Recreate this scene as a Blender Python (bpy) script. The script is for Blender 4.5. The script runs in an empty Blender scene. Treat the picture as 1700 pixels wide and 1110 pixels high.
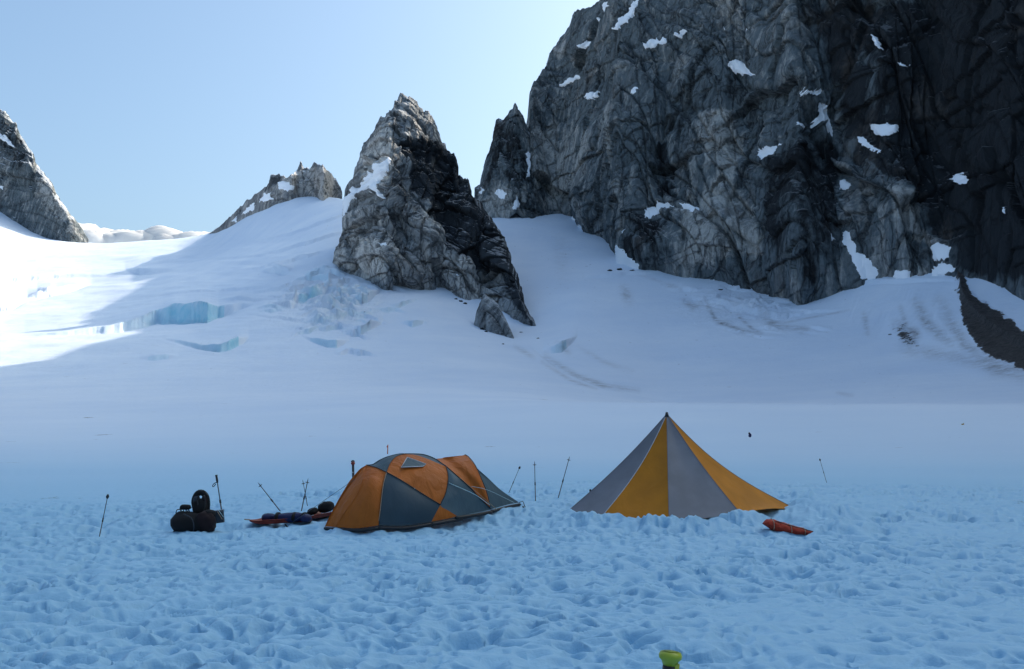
import bpy, math, random
import numpy as np
from mathutils import Vector, Matrix

sc = bpy.context.scene
COL = sc.collection
R = math.radians

# ------------------------------------------------------------------ camera, sky, sun, exposure
F, CX, CY = 1653.0, 850.0, 555.0           # focal length and centre, in pixels of the photograph (1700 wide)
EYE = 1.6
PITCH = math.atan((720.0 - CY) / F)
cam_d = bpy.data.cameras.new('camera')
cam = bpy.data.objects.new('camera', cam_d); COL.objects.link(cam)
cam.location = (0, 0, EYE)
cam.rotation_euler = (math.pi / 2 + PITCH, 0, 0)
cam_d.sensor_width = 36.0
cam_d.lens = 36.0 * F / 1700.0
cam_d.clip_start = 0.1
cam_d.clip_end = 30000
sc.camera = cam

SUN_AZ, SUN_EL = R(60), R(37)              # azimuth to the right of the view direction (+Y)
world = bpy.data.worlds.new('World'); sc.world = world
world.use_nodes = True
nt = world.node_tree
bg = nt.nodes['Background']
sky = nt.nodes.new('ShaderNodeTexSky')
sky.sky_type = 'NISHITA'
sky.sun_disc = False
sky.sun_elevation = SUN_EL
sky.sun_rotation = SUN_AZ
sky.altitude = 700
sky.air_density = 1.0
sky.dust_density = 9.0
sky.ozone_density = 1.0
tint = nt.nodes.new('ShaderNodeMix'); tint.data_type = 'RGBA'; tint.blend_type = 'MULTIPLY'
tint.inputs[0].default_value = 1.0; tint.inputs[7].default_value = (0.85, 1.01, 1.05, 1)
nt.links.new(sky.outputs[0], tint.inputs[6]); nt.links.new(tint.outputs[2], bg.inputs[0])
bg.inputs[1].default_value = 0.11
sun_d = bpy.data.lights.new('sun', 'SUN')
sun_d.energy = 2.5; sun_d.angle = R(0.5); sun_d.color = (1.0, 0.86, 0.72)
sun = bpy.data.objects.new('sun', sun_d); COL.objects.link(sun)
SDIR = Vector((math.sin(SUN_AZ) * math.cos(SUN_EL), math.cos(SUN_AZ) * math.cos(SUN_EL), math.sin(SUN_EL)))
sun.rotation_euler = SDIR.to_track_quat('Z', 'Y').to_euler()
sc.view_settings.view_transform = 'Standard'
sc.view_settings.look = 'None'
sc.view_settings.exposure = 1.22
sc.view_settings.gamma = 1.0
sc.cycles.use_denoising = True
sc.cycles.max_bounces = 6
sc.cycles.diffuse_bounces = 4
sc.cycles.caustics_reflective = False
sc.cycles.caustics_refractive = False

# ------------------------------------------------------------------ angles <-> photograph
SP, CP = math.sin(PITCH), math.cos(PITCH)
def uv_to_ang(u, v):
    u = np.asarray(u, float); v = np.asarray(v, float)
    xc = (u - CX) / F; zc = (CY - v) / F
    Y = CP - zc * SP; Z = SP + zc * CP
    return np.arctan2(xc, Y), Z / np.sqrt(xc * xc + Y * Y)      # azimuth, tan(elevation)
def ang_to_uv(az, te):
    X = np.sin(az); Y = np.cos(az); Z = te
    yc = Y * CP + Z * SP; zc = -Y * SP + Z * CP
    yc = np.where(yc < 0.05, 0.05, yc)
    return CX + F * X / yc, CY - F * zc / yc
def te_of(az, v):
    zc = (CY - v) / F
    return np.cos(az) * (SP + zc * CP) / (CP - zc * SP)
def ray(u, v):
    xc = (u - CX) / F; zc = (CY - v) / F
    return Vector((xc, CP - zc * SP, SP + zc * CP))
def at(u, v, y):
    d = ray(u, v)
    return Vector((0, 0, EYE)) + d * (y / d.y)

# ------------------------------------------------------------------ noise
def _h(ix, iy, iz, s):
    h = (ix.astype(np.int64) * 374761393 + iy.astype(np.int64) * 668265263 + iz.astype(np.int64) * 2147483647 + s * 974634777) & 0xFFFFFFFF
    h = ((h ^ (h >> 13)) * 1274126177) & 0xFFFFFFFF
    h = ((h ^ (h >> 16)) * 2246822519) & 0xFFFFFFFF
    h = h ^ (h >> 15)
    return (h & 0xFFFFFF).astype(np.float64) / 16777216.0
def vnoise(x, y, z, s=0):
    x0 = np.floor(x); y0 = np.floor(y); z0 = np.floor(z)
    fx = x - x0; fy = y - y0; fz = z - z0
    fx = fx * fx * (3 - 2 * fx); fy = fy * fy * (3 - 2 * fy); fz = fz * fz * (3 - 2 * fz)
    r = 0
    for i in (0, 1):
        wx = fx if i else 1 - fx
        for j in (0, 1):
            wy = fy if j else 1 - fy
            for k in (0, 1):
                wz = fz if k else 1 - fz
                r = r + wx * wy * wz * _h(x0 + i, y0 + j, z0 + k, s)
    return r * 2 - 1
def vnoise2(x, y, s=0):
    x0 = np.floor(x); y0 = np.floor(y)
    fx = x - x0; fy = y - y0
    fx = fx * fx * (3 - 2 * fx); fy = fy * fy * (3 - 2 * fy)
    z0 = np.zeros_like(x0)
    r = 0
    for i in (0, 1):
        wx = fx if i else 1 - fx
        for j in (0, 1):
            wy = fy if j else 1 - fy
            r = r + wx * wy * _h(x0 + i, y0 + j, z0, s)
    return r * 2 - 1
def fbm(x, y, z, o=4, s=0, g=0.5):
    r = 0; a = 1.0; t = 0
    for i in range(o):
        r = r + a * vnoise(x, y, z, s + i * 17); t += a
        a *= g; x = x * 2.03 + 5.1; y = y * 2.03 + 1.7; z = z * 2.03 + 9.2
    return r / t
def fbm2(x, y, o=4, s=0, g=0.5):
    r = 0; a = 1.0; t = 0
    for i in range(o):
        r = r + a * vnoise2(x, y, s + i * 17); t += a
        a *= g; x = x * 2.03 + 5.1; y = y * 2.03 + 1.7
    return r / t
def cells(x, y, z, s=0, jit=0.9):
    """Worley cells: F1, F2, offset from the cell centre, cell hash x3."""
    x0 = np.floor(x); y0 = np.floor(y); z0 = np.floor(z)
    n = x.shape
    F1 = np.full(n, 9.0); F2 = np.full(n, 9.0)
    ox = np.zeros(n); oy = np.zeros(n); oz = np.zeros(n); cx = np.zeros(n); cy = np.zeros(n); cz = np.zeros(n)
    for i in (-1, 0, 1):
        for j in (-1, 0, 1):
            for k in (-1, 0, 1):
                a, b, c = x0 + i, y0 + j, z0 + k
                dx = x - (a + .5 + jit * (_h(a, b, c, s) - .5))
                dy = y - (b + .5 + jit * (_h(a, b, c, s + 1) - .5))
                dz = z - (c + .5 + jit * (_h(a, b, c, s + 2) - .5))
                d = dx * dx + dy * dy + dz * dz
                m = d < F1
                F2 = np.where(m, F1, np.minimum(F2, d)); F1 = np.where(m, d, F1)
                ox = np.where(m, dx, ox); oy = np.where(m, dy, oy); oz = np.where(m, dz, oz)
                cx = np.where(m, a, cx); cy = np.where(m, b, cy); cz = np.where(m, c, cz)
    return np.sqrt(F1), np.sqrt(F2), ox, oy, oz, _h(cx, cy, cz, s + 5), _h(cx, cy, cz, s + 6), _h(cx, cy, cz, s + 7)
def cells2(x, y, s=0, jit=0.9):
    x0 = np.floor(x); y0 = np.floor(y); z = np.zeros_like(x0)
    F1 = np.full(x.shape, 9.0); F2 = np.full(x.shape, 9.0); hh = np.zeros(x.shape)
    for i in (-1, 0, 1):
        for j in (-1, 0, 1):
            a, b = x0 + i, y0 + j
            dx = x - (a + .5 + jit * (_h(a, b, z, s) - .5))
            dy = y - (b + .5 + jit * (_h(a, b, z, s + 1) - .5))
            d = dx * dx + dy * dy
            m = d < F1
            F2 = np.where(m, F1, np.minimum(F2, d)); F1 = np.where(m, d, F1)
            hh = np.where(m, _h(a, b, z, s + 4), hh)
    return np.sqrt(F1), np.sqrt(F2), hh
def sstep(a, b, x):
    t = np.clip((x - a) / (b - a), 0, 1)
    return t * t * (3 - 2 * t)
def gauss1(a, k, axis):
    if k < 1: return a
    w = np.exp(-0.5 * (np.arange(-3 * k, 3 * k + 1) / k) ** 2); w /= w.sum()
    p = [(0, 0)] * a.ndim; p[axis] = (3 * k, 3 * k)
    b = np.pad(a, p, mode='edge')
    return np.apply_along_axis(lambda q: np.convolve(q, w, 'valid'), axis, b)
def seg_dist(U, V, pts):
    """distance in pixels from (U,V) to a polyline, and position 0..1 along it"""
    best = np.full(U.shape, 1e9); tt = np.zeros(U.shape); side = np.zeros(U.shape)
    n = len(pts) - 1
    for i in range(n):
        x0, y0 = pts[i]; x1, y1 = pts[i + 1]
        dx, dy = x1 - x0, y1 - y0
        t = np.clip(((U - x0) * dx + (V - y0) * dy) / (dx * dx + dy * dy), 0, 1)
        ex = U - x0 - t * dx; ey = V - y0 - t * dy
        d = np.hypot(ex, ey)
        m = d < best
        best = np.where(m, d, best); tt = np.where(m, (i + t) / n, tt); side = np.where(m, np.sign(dx * ey - dy * ex), side)
    return best, tt, side
def poly_sd(U, V, pts):
    """signed distance to a closed polygon in pixels, positive inside"""
    inside = np.zeros(U.shape, bool)
    n = len(pts)
    for i in range(n):
        x0, y0 = pts[i]; x1, y1 = pts[(i + 1) % n]
        c = ((y0 > V) != (y1 > V)) & (U < (x1 - x0) * (V - y0) / ((y1 - y0) if y1 != y0 else 1e-9) + x0)
        inside ^= c
    d, _, _ = seg_dist(U, V, list(pts) + [pts[0]])
    return np.where(inside, d, -d)

# ------------------------------------------------------------------ objects
def tag(o, label=None, cat=None, group=None, kind=None):
    if label: o['label'] = label
    if cat: o['category'] = cat
    if group: o['group'] = group
    if kind: o['kind'] = kind
    return o
def empty(name, loc, label, cat, group=None, rz=0.0):
    o = bpy.data.objects.new(name, None); COL.objects.link(o)
    o.location = loc; o.rotation_euler = (0, 0, rz); o.empty_display_size = 0.2
    return tag(o, label, cat, group)
def link(name, me, mat, parent=None, world_coords=False):
    o = bpy.data.objects.new(name, me); COL.objects.link(o)
    if mat is not None:
        me.materials.append(mat)
    if parent is not None:
        o.parent = parent
        if world_coords:
            M = Matrix.LocRotScale(parent.location, parent.rotation_euler, None)
            o.matrix_parent_inverse = M.inverted()
    return o
def grid_mesh(name, P, closed_u=False, smooth=True, attrs=None):
    nr, nc = P.shape[:2]
    me = bpy.data.meshes.new(name)
    v = P.reshape(-1, 3).astype(np.float32)
    idx = np.arange(nr * nc).reshape(nr, nc)
    if closed_u:
        idx = np.concatenate([idx, idx[:, :1]], 1)
    q = np.stack([idx[:-1, :-1], idx[:-1, 1:], idx[1:, 1:], idx[1:, :-1]], -1).reshape(-1, 4)
    me.vertices.add(len(v)); me.vertices.foreach_set('co', v.ravel())
    me.loops.add(q.size); me.loops.foreach_set('vertex_index', q.ravel().astype(np.int32))
    me.polygons.add(len(q)); me.polygons.foreach_set('loop_start', np.arange(0, q.size, 4, dtype=np.int32))
    me.update(calc_edges=True)
    if smooth:
        me.polygons.foreach_set('use_smooth', np.ones(len(q), bool))
    for k, a in (attrs or {}).items():
        at_ = me.attributes.new(k, 'FLOAT', 'POINT')
        at_.data.foreach_set('value', a.reshape(-1).astype(np.float32))
    me.validate()
    return me
def mesh_from(name, verts, faces, smooth=False):
    me = bpy.data.meshes.new(name)
    me.from_pydata([tuple(v) for v in verts], [], faces)
    me.update()
    if smooth:
        for p in me.polygons: p.use_smooth = True
    return me

class MB:
    """collects shapes into one mesh"""
    def __init__(s): s.v = []; s.f = []
    def add(s, v, f):
        n = len(s.v); s.v += [Vector(q) for q in v]; s.f += [tuple(i + n for i in q) for q in f]; return s
    def tube(s, pts, rad, n=8, cap=True):
        pts = [Vector(p) for p in pts]
        if not hasattr(rad, '__len__'): rad = [rad] * len(pts)
        vs = []; fs = []
        prev = None
        for i, p in enumerate(pts):
            d = (pts[min(i + 1, len(pts) - 1)] - pts[max(i - 1, 0)]).normalized()
            a = Vector((0, 0, 1)) if abs(d.z) < .9 else Vector((1, 0, 0))
            if prev is not None: a = prev
            b = d.cross(a).normalized(); a = b.cross(d).normalized(); prev = a
            for k in range(n):
                t = 2 * math.pi * k / n
                vs.append(p + (a * math.cos(t) + b * math.sin(t)) * rad[i])
        for i in range(len(pts) - 1):
            for k in range(n):
                k2 = (k + 1) % n
                fs.append((i * n + k, i * n + k2, (i + 1) * n + k2, (i + 1) * n + k))
        if cap:
            fs.append(tuple(range(n - 1, -1, -1))); fs.append(tuple((len(pts) - 1) * n + k for k in range(n)))
        return s.add(vs, fs)
    def box(s, c, sz, rot=None):
        c = Vector(c); vs = []
        for x in (-1, 1):
            for y in (-1, 1):
                for z in (-1, 1):
                    q = Vector((x * sz[0] / 2, y * sz[1] / 2, z * sz[2] / 2))
                    if rot is not None: q = rot @ q
                    vs.append(c + q)
        return s.add(vs, [(0, 1, 3, 2), (4, 6, 7, 5), (0, 4, 5, 1), (2, 3, 7, 6), (0, 2, 6, 4), (1, 5, 7, 3)])
    def grid(s, P):
        nr, nc = len(P), len(P[0])
        return s.add([p for r in P for p in r], [(i * nc + j, i * nc + j + 1, (i + 1) * nc + j + 1, (i + 1) * nc + j) for i in range(nr - 1) for j in range(nc - 1)])
    def build(s, name, mat, parent=None, world_coords=False, smooth=True):
        me = mesh_from(name, s.v, s.f, smooth)
        return link(name, me, mat, parent, world_coords)

# ------------------------------------------------------------------ materials
def new_mat(name, rough=0.8):
    m = bpy.data.materials.new(name); m.use_nodes = True
    n = m.node_tree.nodes; b = n['Principled BSDF']
    b.inputs['Roughness'].default_value = rough
    return m, m.node_tree, b
class N:
    def __init__(s, t): s.t = t
    def __call__(s, typ, **k):
        n = s.t.nodes.new('ShaderNode' + typ)
        for a, v in k.items():
            if a.startswith('i_'):
                key = a[2:]
                key = int(key) if key.isdigit() else key.replace('_', ' ')
                if hasattr(v, 'is_output') or isinstance(v, bpy.types.NodeSocket): s.t.links.new(v, n.inputs[key])
                else: n.inputs[key].default_value = v
            else: setattr(n, a, v)
        return n
    def math(s, op, a, b=0.5, c=None, clamp=False):
        n = s.t.nodes.new('ShaderNodeMath'); n.operation = op; n.use_clamp = clamp
        for i, q in enumerate((a, b, c)):
            if q is None: continue
            if isinstance(q, bpy.types.NodeSocket): s.t.links.new(q, n.inputs[i])
            else: n.inputs[i].default_value = q
        return n.outputs[0]
    def mix(s, f, a, b, mode='MIX'):
        n = s.t.nodes.new('ShaderNodeMix'); n.data_type = 'RGBA'; n.blend_type = mode
        for i, q in ((0, f), (6, a), (7, b)):
            if isinstance(q, bpy.types.NodeSocket): s.t.links.new(q, n.inputs[i])
            else: n.inputs[i].default_value = q
        return n.outputs[2]
    def ramp(s, f, stops, interp='LINEAR'):
        n = s.t.nodes.new('ShaderNodeValToRGB'); s.t.links.new(f, n.inputs[0])
        n.color_ramp.interpolation = interp
        e = n.color_ramp.elements
        while len(e) < len(stops): e.new(0.5)
        for q, (p, c) in zip(e, stops):
            q.position = p; q.color = c if hasattr(c, '__len__') else (c, c, c, 1)
        return n.outputs[0]
    def attr(s, name): return s('Attribute', attribute_name=name).outputs['Fac']
    def coords(s, scale=(1, 1, 1)):
        tc = s('TexCoord'); mp = s('Mapping'); mp.inputs['Scale'].default_value = scale
        s.t.links.new(tc.outputs['Object'], mp.inputs['Vector']); return mp.outputs[0]
    def noise(s, vec, scale, detail=6, rough=0.55, dist=0.0):
        return s('Texture' + 'Noise' if False else 'TexNoise', i_Vector=vec, i_Scale=scale, i_Detail=detail, i_Roughness=rough, i_Distortion=dist).outputs['Fac']

def snow_material():
    m, t, b = new_mat('snow', 0.55)
    n = N(t)
    co = n.coords()
    ice = n.attr('ice'); dirt = n.attr('dirt'); rock = n.attr('rock')
    grain = n.noise(co, 30.0, 3, 0.6)
    mid = n.noise(co, 3.0, 5, 0.6)
    big = n.noise(co, 0.02, 6, 0.6)
    far = n.noise(co, 0.12, 6, 0.7)
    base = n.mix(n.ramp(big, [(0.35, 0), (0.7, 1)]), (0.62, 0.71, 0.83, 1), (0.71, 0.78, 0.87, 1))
    base = n.mix(n.attr('shade_fade'), (0.29, 0.52, 0.70, 1), base)  # near snow darker and bluer: deep shade painted into its colour
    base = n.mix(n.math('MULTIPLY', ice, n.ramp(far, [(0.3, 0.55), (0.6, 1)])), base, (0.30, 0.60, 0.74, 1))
    dn = n.noise(n.coords((1, 1, 1.0)), 0.16, 8, 0.75)
    base = n.mix(n.math('MULTIPLY', dirt, n.ramp(dn, [(0.35, 0), (0.65, 1)])), base, (0.16, 0.15, 0.15, 1))
    rcol = n.mix(n.ramp(n.noise(n.coords((1, 1, 1)), 0.45, 8, 0.8), [(0.42, 0), (0.66, 1)]), (0.025, 0.022, 0.022, 1), (0.11, 0.10, 0.095, 1))
    rm = n.ramp(n.math('ADD', rock, n.math('MULTIPLY', n.math('SUBTRACT', dn, 0.5), 2.6)), [(0.40, 0), (0.52, 1)])
    base = n.mix(rm, base, rcol)
    t.links.new(base, b.inputs['Base Color'])
    b.inputs['Specular IOR Level'].default_value = 0.25
    h = n.math('ADD', n.math('MULTIPLY', grain, 0.012), n.math('MULTIPLY', mid, 0.05))
    bp = n('Bump', i_Strength=0.5, i_Distance=1.0, i_Height=h)
    h2 = n.math('ADD', n.math('MULTIPLY', far, 3.0), n.math('MULTIPLY', dn, 1.5))
    farness = n.math('MULTIPLY', n.attr('far'), n.math('ADD', 0.28, n.math('ADD', n.math('MULTIPLY', n.attr('rough'), 0.6), n.math('MULTIPLY', rock, 1.0))))
    bp2 = n('Bump', i_Distance=1.0, i_Height=h2, i_Normal=bp.outputs[0])
    t.links.new(farness, bp2.inputs['Strength'])
    t.links.new(bp2.outputs[0], b.inputs['Normal'])
    return m

def rock_material(name, dark, mid_c, light, k=1.0, warm=(0.30, 0.22, 0.15, 1)):
    """granite: k = size of the joints relative to 1 (larger = finer)"""
    m, t, b = new_mat(name, 0.9)
    n = N(t)
    b.inputs['Specular IOR Level'].default_value = 0.2
    warp = n('TexNoise', i_Vector=n.coords(), i_Scale=0.03 * k, i_Detail=4.0)
    def warped(scale, amt):
        c = n.coords(scale)
        v = n('VectorMath', operation='MULTIPLY_ADD')
        t.links.new(warp.outputs['Color'], v.inputs[0]); v.inputs[1].default_value = (amt,) * 3; t.links.new(c, v.inputs[2])
        return v.outputs[0]
    vert = warped((1, 1, 0.28), 14 / k)
    even = warped((1, 1, 0.8), 8 / k)
    big = n.noise(n.coords((1, 1, 0.5)), 0.012 * k, 7, 0.62, 0.3)
    streak = n.noise(vert, 0.16 * k, 9, 0.72)
    fine = n.noise(even, 0.35 * k, 8, 0.75)
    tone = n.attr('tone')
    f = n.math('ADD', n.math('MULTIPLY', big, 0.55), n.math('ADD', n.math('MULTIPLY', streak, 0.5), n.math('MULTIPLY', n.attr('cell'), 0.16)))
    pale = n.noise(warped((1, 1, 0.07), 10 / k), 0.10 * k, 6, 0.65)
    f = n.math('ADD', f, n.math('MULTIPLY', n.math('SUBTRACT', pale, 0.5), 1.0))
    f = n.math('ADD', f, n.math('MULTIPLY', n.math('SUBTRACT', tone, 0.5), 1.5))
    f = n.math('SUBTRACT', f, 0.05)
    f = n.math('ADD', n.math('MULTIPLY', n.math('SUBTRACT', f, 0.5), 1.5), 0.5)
    col = n.ramp(f, [(0.18, dark), (0.48, mid_c), (0.62, mid_c), (0.95, light)])
    wm = n.noise(n.coords((1, 1, 0.6)), 0.02 * k, 5, 0.7)
    col = n.mix(n.math('MULTIPLY', n.ramp(wm, [(0.55, 0), (0.72, 1)]), 0.5), col, warm)
    col = n.mix(n.ramp(fine, [(0.3, 0.55), (0.55, 0)]), col, dark)
    # joints
    v1 = n('TexVoronoi', feature='DISTANCE_TO_EDGE', i_Vector=warped((1, 1, 0.12), 26 / k), i_Scale=0.085 * k).outputs['Distance']
    v2 = n('TexVoronoi', feature='DISTANCE_TO_EDGE', i_Vector=warped((1, 0.6, 0.5), 30 / k), i_Scale=0.05 * k).outputs['Distance']
    bk = n.noise(n.coords(), 0.035 * k, 3, 0.5)
    crack = n.math('MINIMUM', n.ramp(v1, [(0.0, 0.1), (0.06, 1)]), n.ramp(v2, [(0.0, 0.55), (0.03, 1)]))
    crack = n.math('MAXIMUM', crack, n.ramp(bk, [(0.46, 0), (0.60, 1)]))
    crack = n.math('MAXIMUM', crack, n.ramp(streak, [(0.50, 0), (0.62, 1)]))
    crack = n.math('MULTIPLY', crack, n.math('SUBTRACT', 1.0, n.math('MULTIPLY', n.attr('crk'), n.ramp(fine, [(0.35, 1), (0.6, .25)]))))
    col = n.mix(crack, n.mix(0.78, col, (0.012, 0.012, 0.014, 1)), col)
    # snow on ledges and in the traced patches
    geo = n('NewGeometry')
    sep = n('SeparateXYZ', i_0=geo.outputs['Normal'])
    up = n.math('ADD', sep.outputs['Z'], n.math('MULTIPLY', n.math('SUBTRACT', fine, 0.5), 0.5))
    auto = n.math('MULTIPLY', n.ramp(up, [(0.74, 0), (0.80, 1)]), n.attr('ledge'))
    sn = n.math('ADD', n.attr('snow'), n.math('MULTIPLY', n.math('SUBTRACT', fine, 0.5), 0.9))
    sm = n.math('MAXIMUM', auto, n.ramp(sn, [(0.46, 0), (0.54, 1)]))
    col = n.mix(sm, col, (0.84, 0.87, 0.91, 1))
    t.links.new(col, b.inputs['Base Color'])
    h = n.math('ADD', n.math('MULTIPLY', streak, 2.3 / k), n.math('ADD', n.math('MULTIPLY', fine, 1.8 / k), n.math('MULTIPLY', crack, 1.2 / k)))
    inv = n.math('SUBTRACT', 1.0, n.math('MULTIPLY', sm, 0.85))
    bp = n('Bump', i_Distance=1.0, i_Height=h)
    t.links.new(n.math('MULTIPLY', inv, 0.9), bp.inputs['Strength'])
    t.links.new(bp.outputs[0], b.inputs['Normal'])
    return m

def fabric(name, col, rough=0.6, trans=0.0, wr=0.006, scale=9.0):
    m, t, b = new_mat(name, rough)
    n = N(t)
    co = n.coords((1, 1, 0.45))
    w = n.noise(co, scale, 4, 0.55, 0.6)
    w2 = n.noise(n.coords(), 2.0, 3, 0.5)
    c2 = tuple(q * 0.82 for q in col[:3]) + (1,)
    c = n.mix(n.ramp(w2, [(0.35, 0), (0.65, 1)]), c2, col)
    t.links.new(c, b.inputs['Base Color'])
    b.inputs['Specular IOR Level'].default_value = 0.3
    if trans:
        b.inputs['Transmission Weight'].default_value = 0
        b.inputs['Subsurface Weight'].default_value = 0
    bp = n('Bump', i_Strength=1.0, i_Distance=wr, i_Height=w)
    t.links.new(bp.outputs[0], b.inputs['Normal'])
    if trans:
        tr = n('BsdfTranslucent'); t.links.new(c, tr.inputs[0])
        mx = n('MixShader', i_0=trans)
        t.links.new(b.outputs[0], mx.inputs[1]); t.links.new(tr.outputs[0], mx.inputs[2])
        t.links.new(mx.outputs[0], t.nodes['Material Output'].inputs[0])
    return m
def plain(name, col, rough=0.5, metal=0.0):
    m, t, b = new_mat(name, rough)
    n = N(t)
    w = n.noise(n.coords(), 25.0, 4, 0.6)
    c = n.mix(n.ramp(w, [(0.35, 0), (0.7, 1)]), tuple(q * .75 for q in col[:3]) + (1,), col)
    t.links.new(c, b.inputs['Base Color']); b.inputs['Metallic'].default_value = metal
    return m

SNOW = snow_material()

# ------------------------------------------------------------------ the glacier and the snow field: one sheet
def ground(x, y):
    """large-scale height of the camp field"""
    x = np.asarray(x, float); y = np.asarray(y, float)
    r = np.hypot(x, y)
    h = 0.28 * sstep(16.0, 19.6, y) - 0.02 * sstep(20, 24, r) - 0.06 * sstep(24, 29, r) - 0.20 * sstep(31.0, 42, r)
    side = 1 - 0.45 * sstep(-2, -7, x)
    h = h * np.where(h > 0, side, 1)
    return h
def gp(u, v, dz=0.0):
    """the point of the camp field seen at pixel (u, v)"""
    d = ray(u, v); o = Vector((0, 0, EYE))
    t = 2.0
    while t < 400:
        p = o + d * t
        if p.z <= float(ground(p.x, p.y)) + dz: break
        t += 0.02
    return p

# columns of knots: (u, [(v, r) x 12])
KN = [
 (-500, [(779,45),(751,90),(704,200),(676,300),(650,430),(618,600),(565,760),(520,950),(450,1300),(380,1900),(320,2500),(200,3400)]),
 (0,    [(779,45),(750,90),(700,200),(670,300),(645,430),(617,600),(563,760),(548,980),(476,1400),(430,1900),(395,2300),(300,3000)]),
 (150,  [(779,45),(750,90),(698,200),(668,300),(640,430),(602,600),(556,760),(535,980),(480,1350),(436,1800),(404,2350),(440,3400)]),
 (330,  [(779,45),(749,90),(692,200),(664,300),(634,430),(590,600),(549,740),(510,930),(455,1250),(420,1700),(396,2150),(430,3200)]),
 (450,  [(779,45),(749,90),(686,200),(660,300),(632,430),(580,600),(530,720),(480,850),(430,1050),(385,1300),(334,1480),(352,1800)]),
 (560,  [(779,45),(748,90),(680,200),(656,300),(628,430),(570,600),(505,760),(450,880),(400,1000),(350,1150),(326,1290),(345,1700)]),
 (700,  [(779,45),(748,90),(674,200),(653,300),(626,430),(560,610),(520,720),(488,800),(450,870),(410,980),(380,1110),(385,1400)]),
 (850,  [(779,45),(748,90),(669,200),(655,300),(632,410),(595,540),(567,640),(530,760),(450,880),(390,1020),(355,1130),(338,1350)]),
 (950,  [(779,45),(748,90),(669,200),(666,300),(648,390),(625,470),(590,570),(530,700),(450,860),(395,1010),(362,1120),(300,1250)]),
 (1100, [(779,45),(748,90),(669,200),(675,290),(668,380),(640,480),(600,570),(540,680),(490,780),(449,860),(410,920),(330,1030)]),
 (1300, [(779,45),(748,90),(670,200),(676,270),(668,350),(645,440),(605,530),(560,610),(525,690),(498,750),(460,800),(380,880)]),
 (1500, [(779,45),(748,90),(670,200),(676,260),(664,330),(645,400),(610,480),(560,560),(510,620),(463,670),(420,710),(340,780)]),
 (1700, [(779,45),(748,90),(670,200),(674,250),(660,310),(642,370),(610,430),(570,480),(535,530),(500,575),(455,610),(380,670)]),
 (2300, [(779,45),(748,90),(670,200),(668,250),(650,300),(630,350),(600,390),(560,430),(530,470),(480,520),(430,560),(350,620)]),
]
NK = 12
kn_az = np.zeros((NK, len(KN))); kn_te = np.zeros((NK, len(KN))); kn_lr = np.zeros((NK, len(KN)))
for j, (u, ks) in enumerate(KN):
    for k, (v, r) in enumerate(ks):
        a, t_ = uv_to_ang(u, v); kn_az[k, j] = a; kn_te[k, j] = t_; kn_lr[k, j] = math.log(r)

def profile(az):
    """for azimuths az: fine tables lr[S], te[S, n] of the base surface"""
    n = len(az)
    azc = np.clip(az, -0.62, 0.72)
    T = np.stack([np.interp(azc, kn_az[k], kn_te[k]) for k in range(NK)])
    L = np.stack([np.interp(azc, kn_az[k], kn_lr[k]) for k in range(NK)])
    # beyond the frame the ground flattens out with the angle from the view
    out = sstep(0.8, 1.6, np.abs(az))
    T = T * (1 - out) + (0.02 * np.maximum(L - 5, 0)) * out
    # Hermite slopes (limited)
    h = np.diff(L, axis=0); dl = np.diff(T, axis=0) / h
    m = np.zeros_like(T); m[1:-1] = (dl[:-1] * h[1:] + dl[1:] * h[:-1]) / (h[1:] + h[:-1]); m[0] = dl[0]; m[-1] = dl[-1]
    lr0, lr1 = math.log(45.0), math.log(9000.0)
    S = np.linspace(lr0, lr1, 900)
    te = np.zeros((len(S), n))
    for c in range(n):
        k = np.clip(np.searchsorted(L[:, c], S) - 1, 0, NK - 2)
        hh = h[k, c]; s = (S - L[k, c]) / hh
        y = (2*s**3 - 3*s**2 + 1) * T[k, c] + (s**3 - 2*s**2 + s) * hh * m[k, c] + (-2*s**3 + 3*s**2) * T[k + 1, c] + (s**3 - s**2) * hh * m[k + 1, c]
        end = T[-1, c] * np.exp(L[-1, c] - S) * (1.0) - 0.02
        te[:, c] = np.where(S > L[-1, c], np.where(S > L[-1, c], T[-1, c] - 0.16 * (S - L[-1, c]), end), y)
    return S, te

def glacier_r(az, te_t):
    """distance at which the base surface first reaches tan(elevation) te_t"""
    S, te = profile(az)
    out = np.zeros(len(az))
    for c in range(len(az)):
        k = np.argmax(te[:, c] >= te_t[c])
        if te[k, c] < te_t[c]: k = len(S) - 1
        if k > 0:
            f = min(max((te_t[c] - te[k - 1, c]) / max(te[k, c] - te[k - 1, c], 1e-9), 0), 1)
            out[c] = math.exp(S[k - 1] + f * (S[1] - S[0]))
        else: out[c] = math.exp(S[0])
    return out

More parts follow.
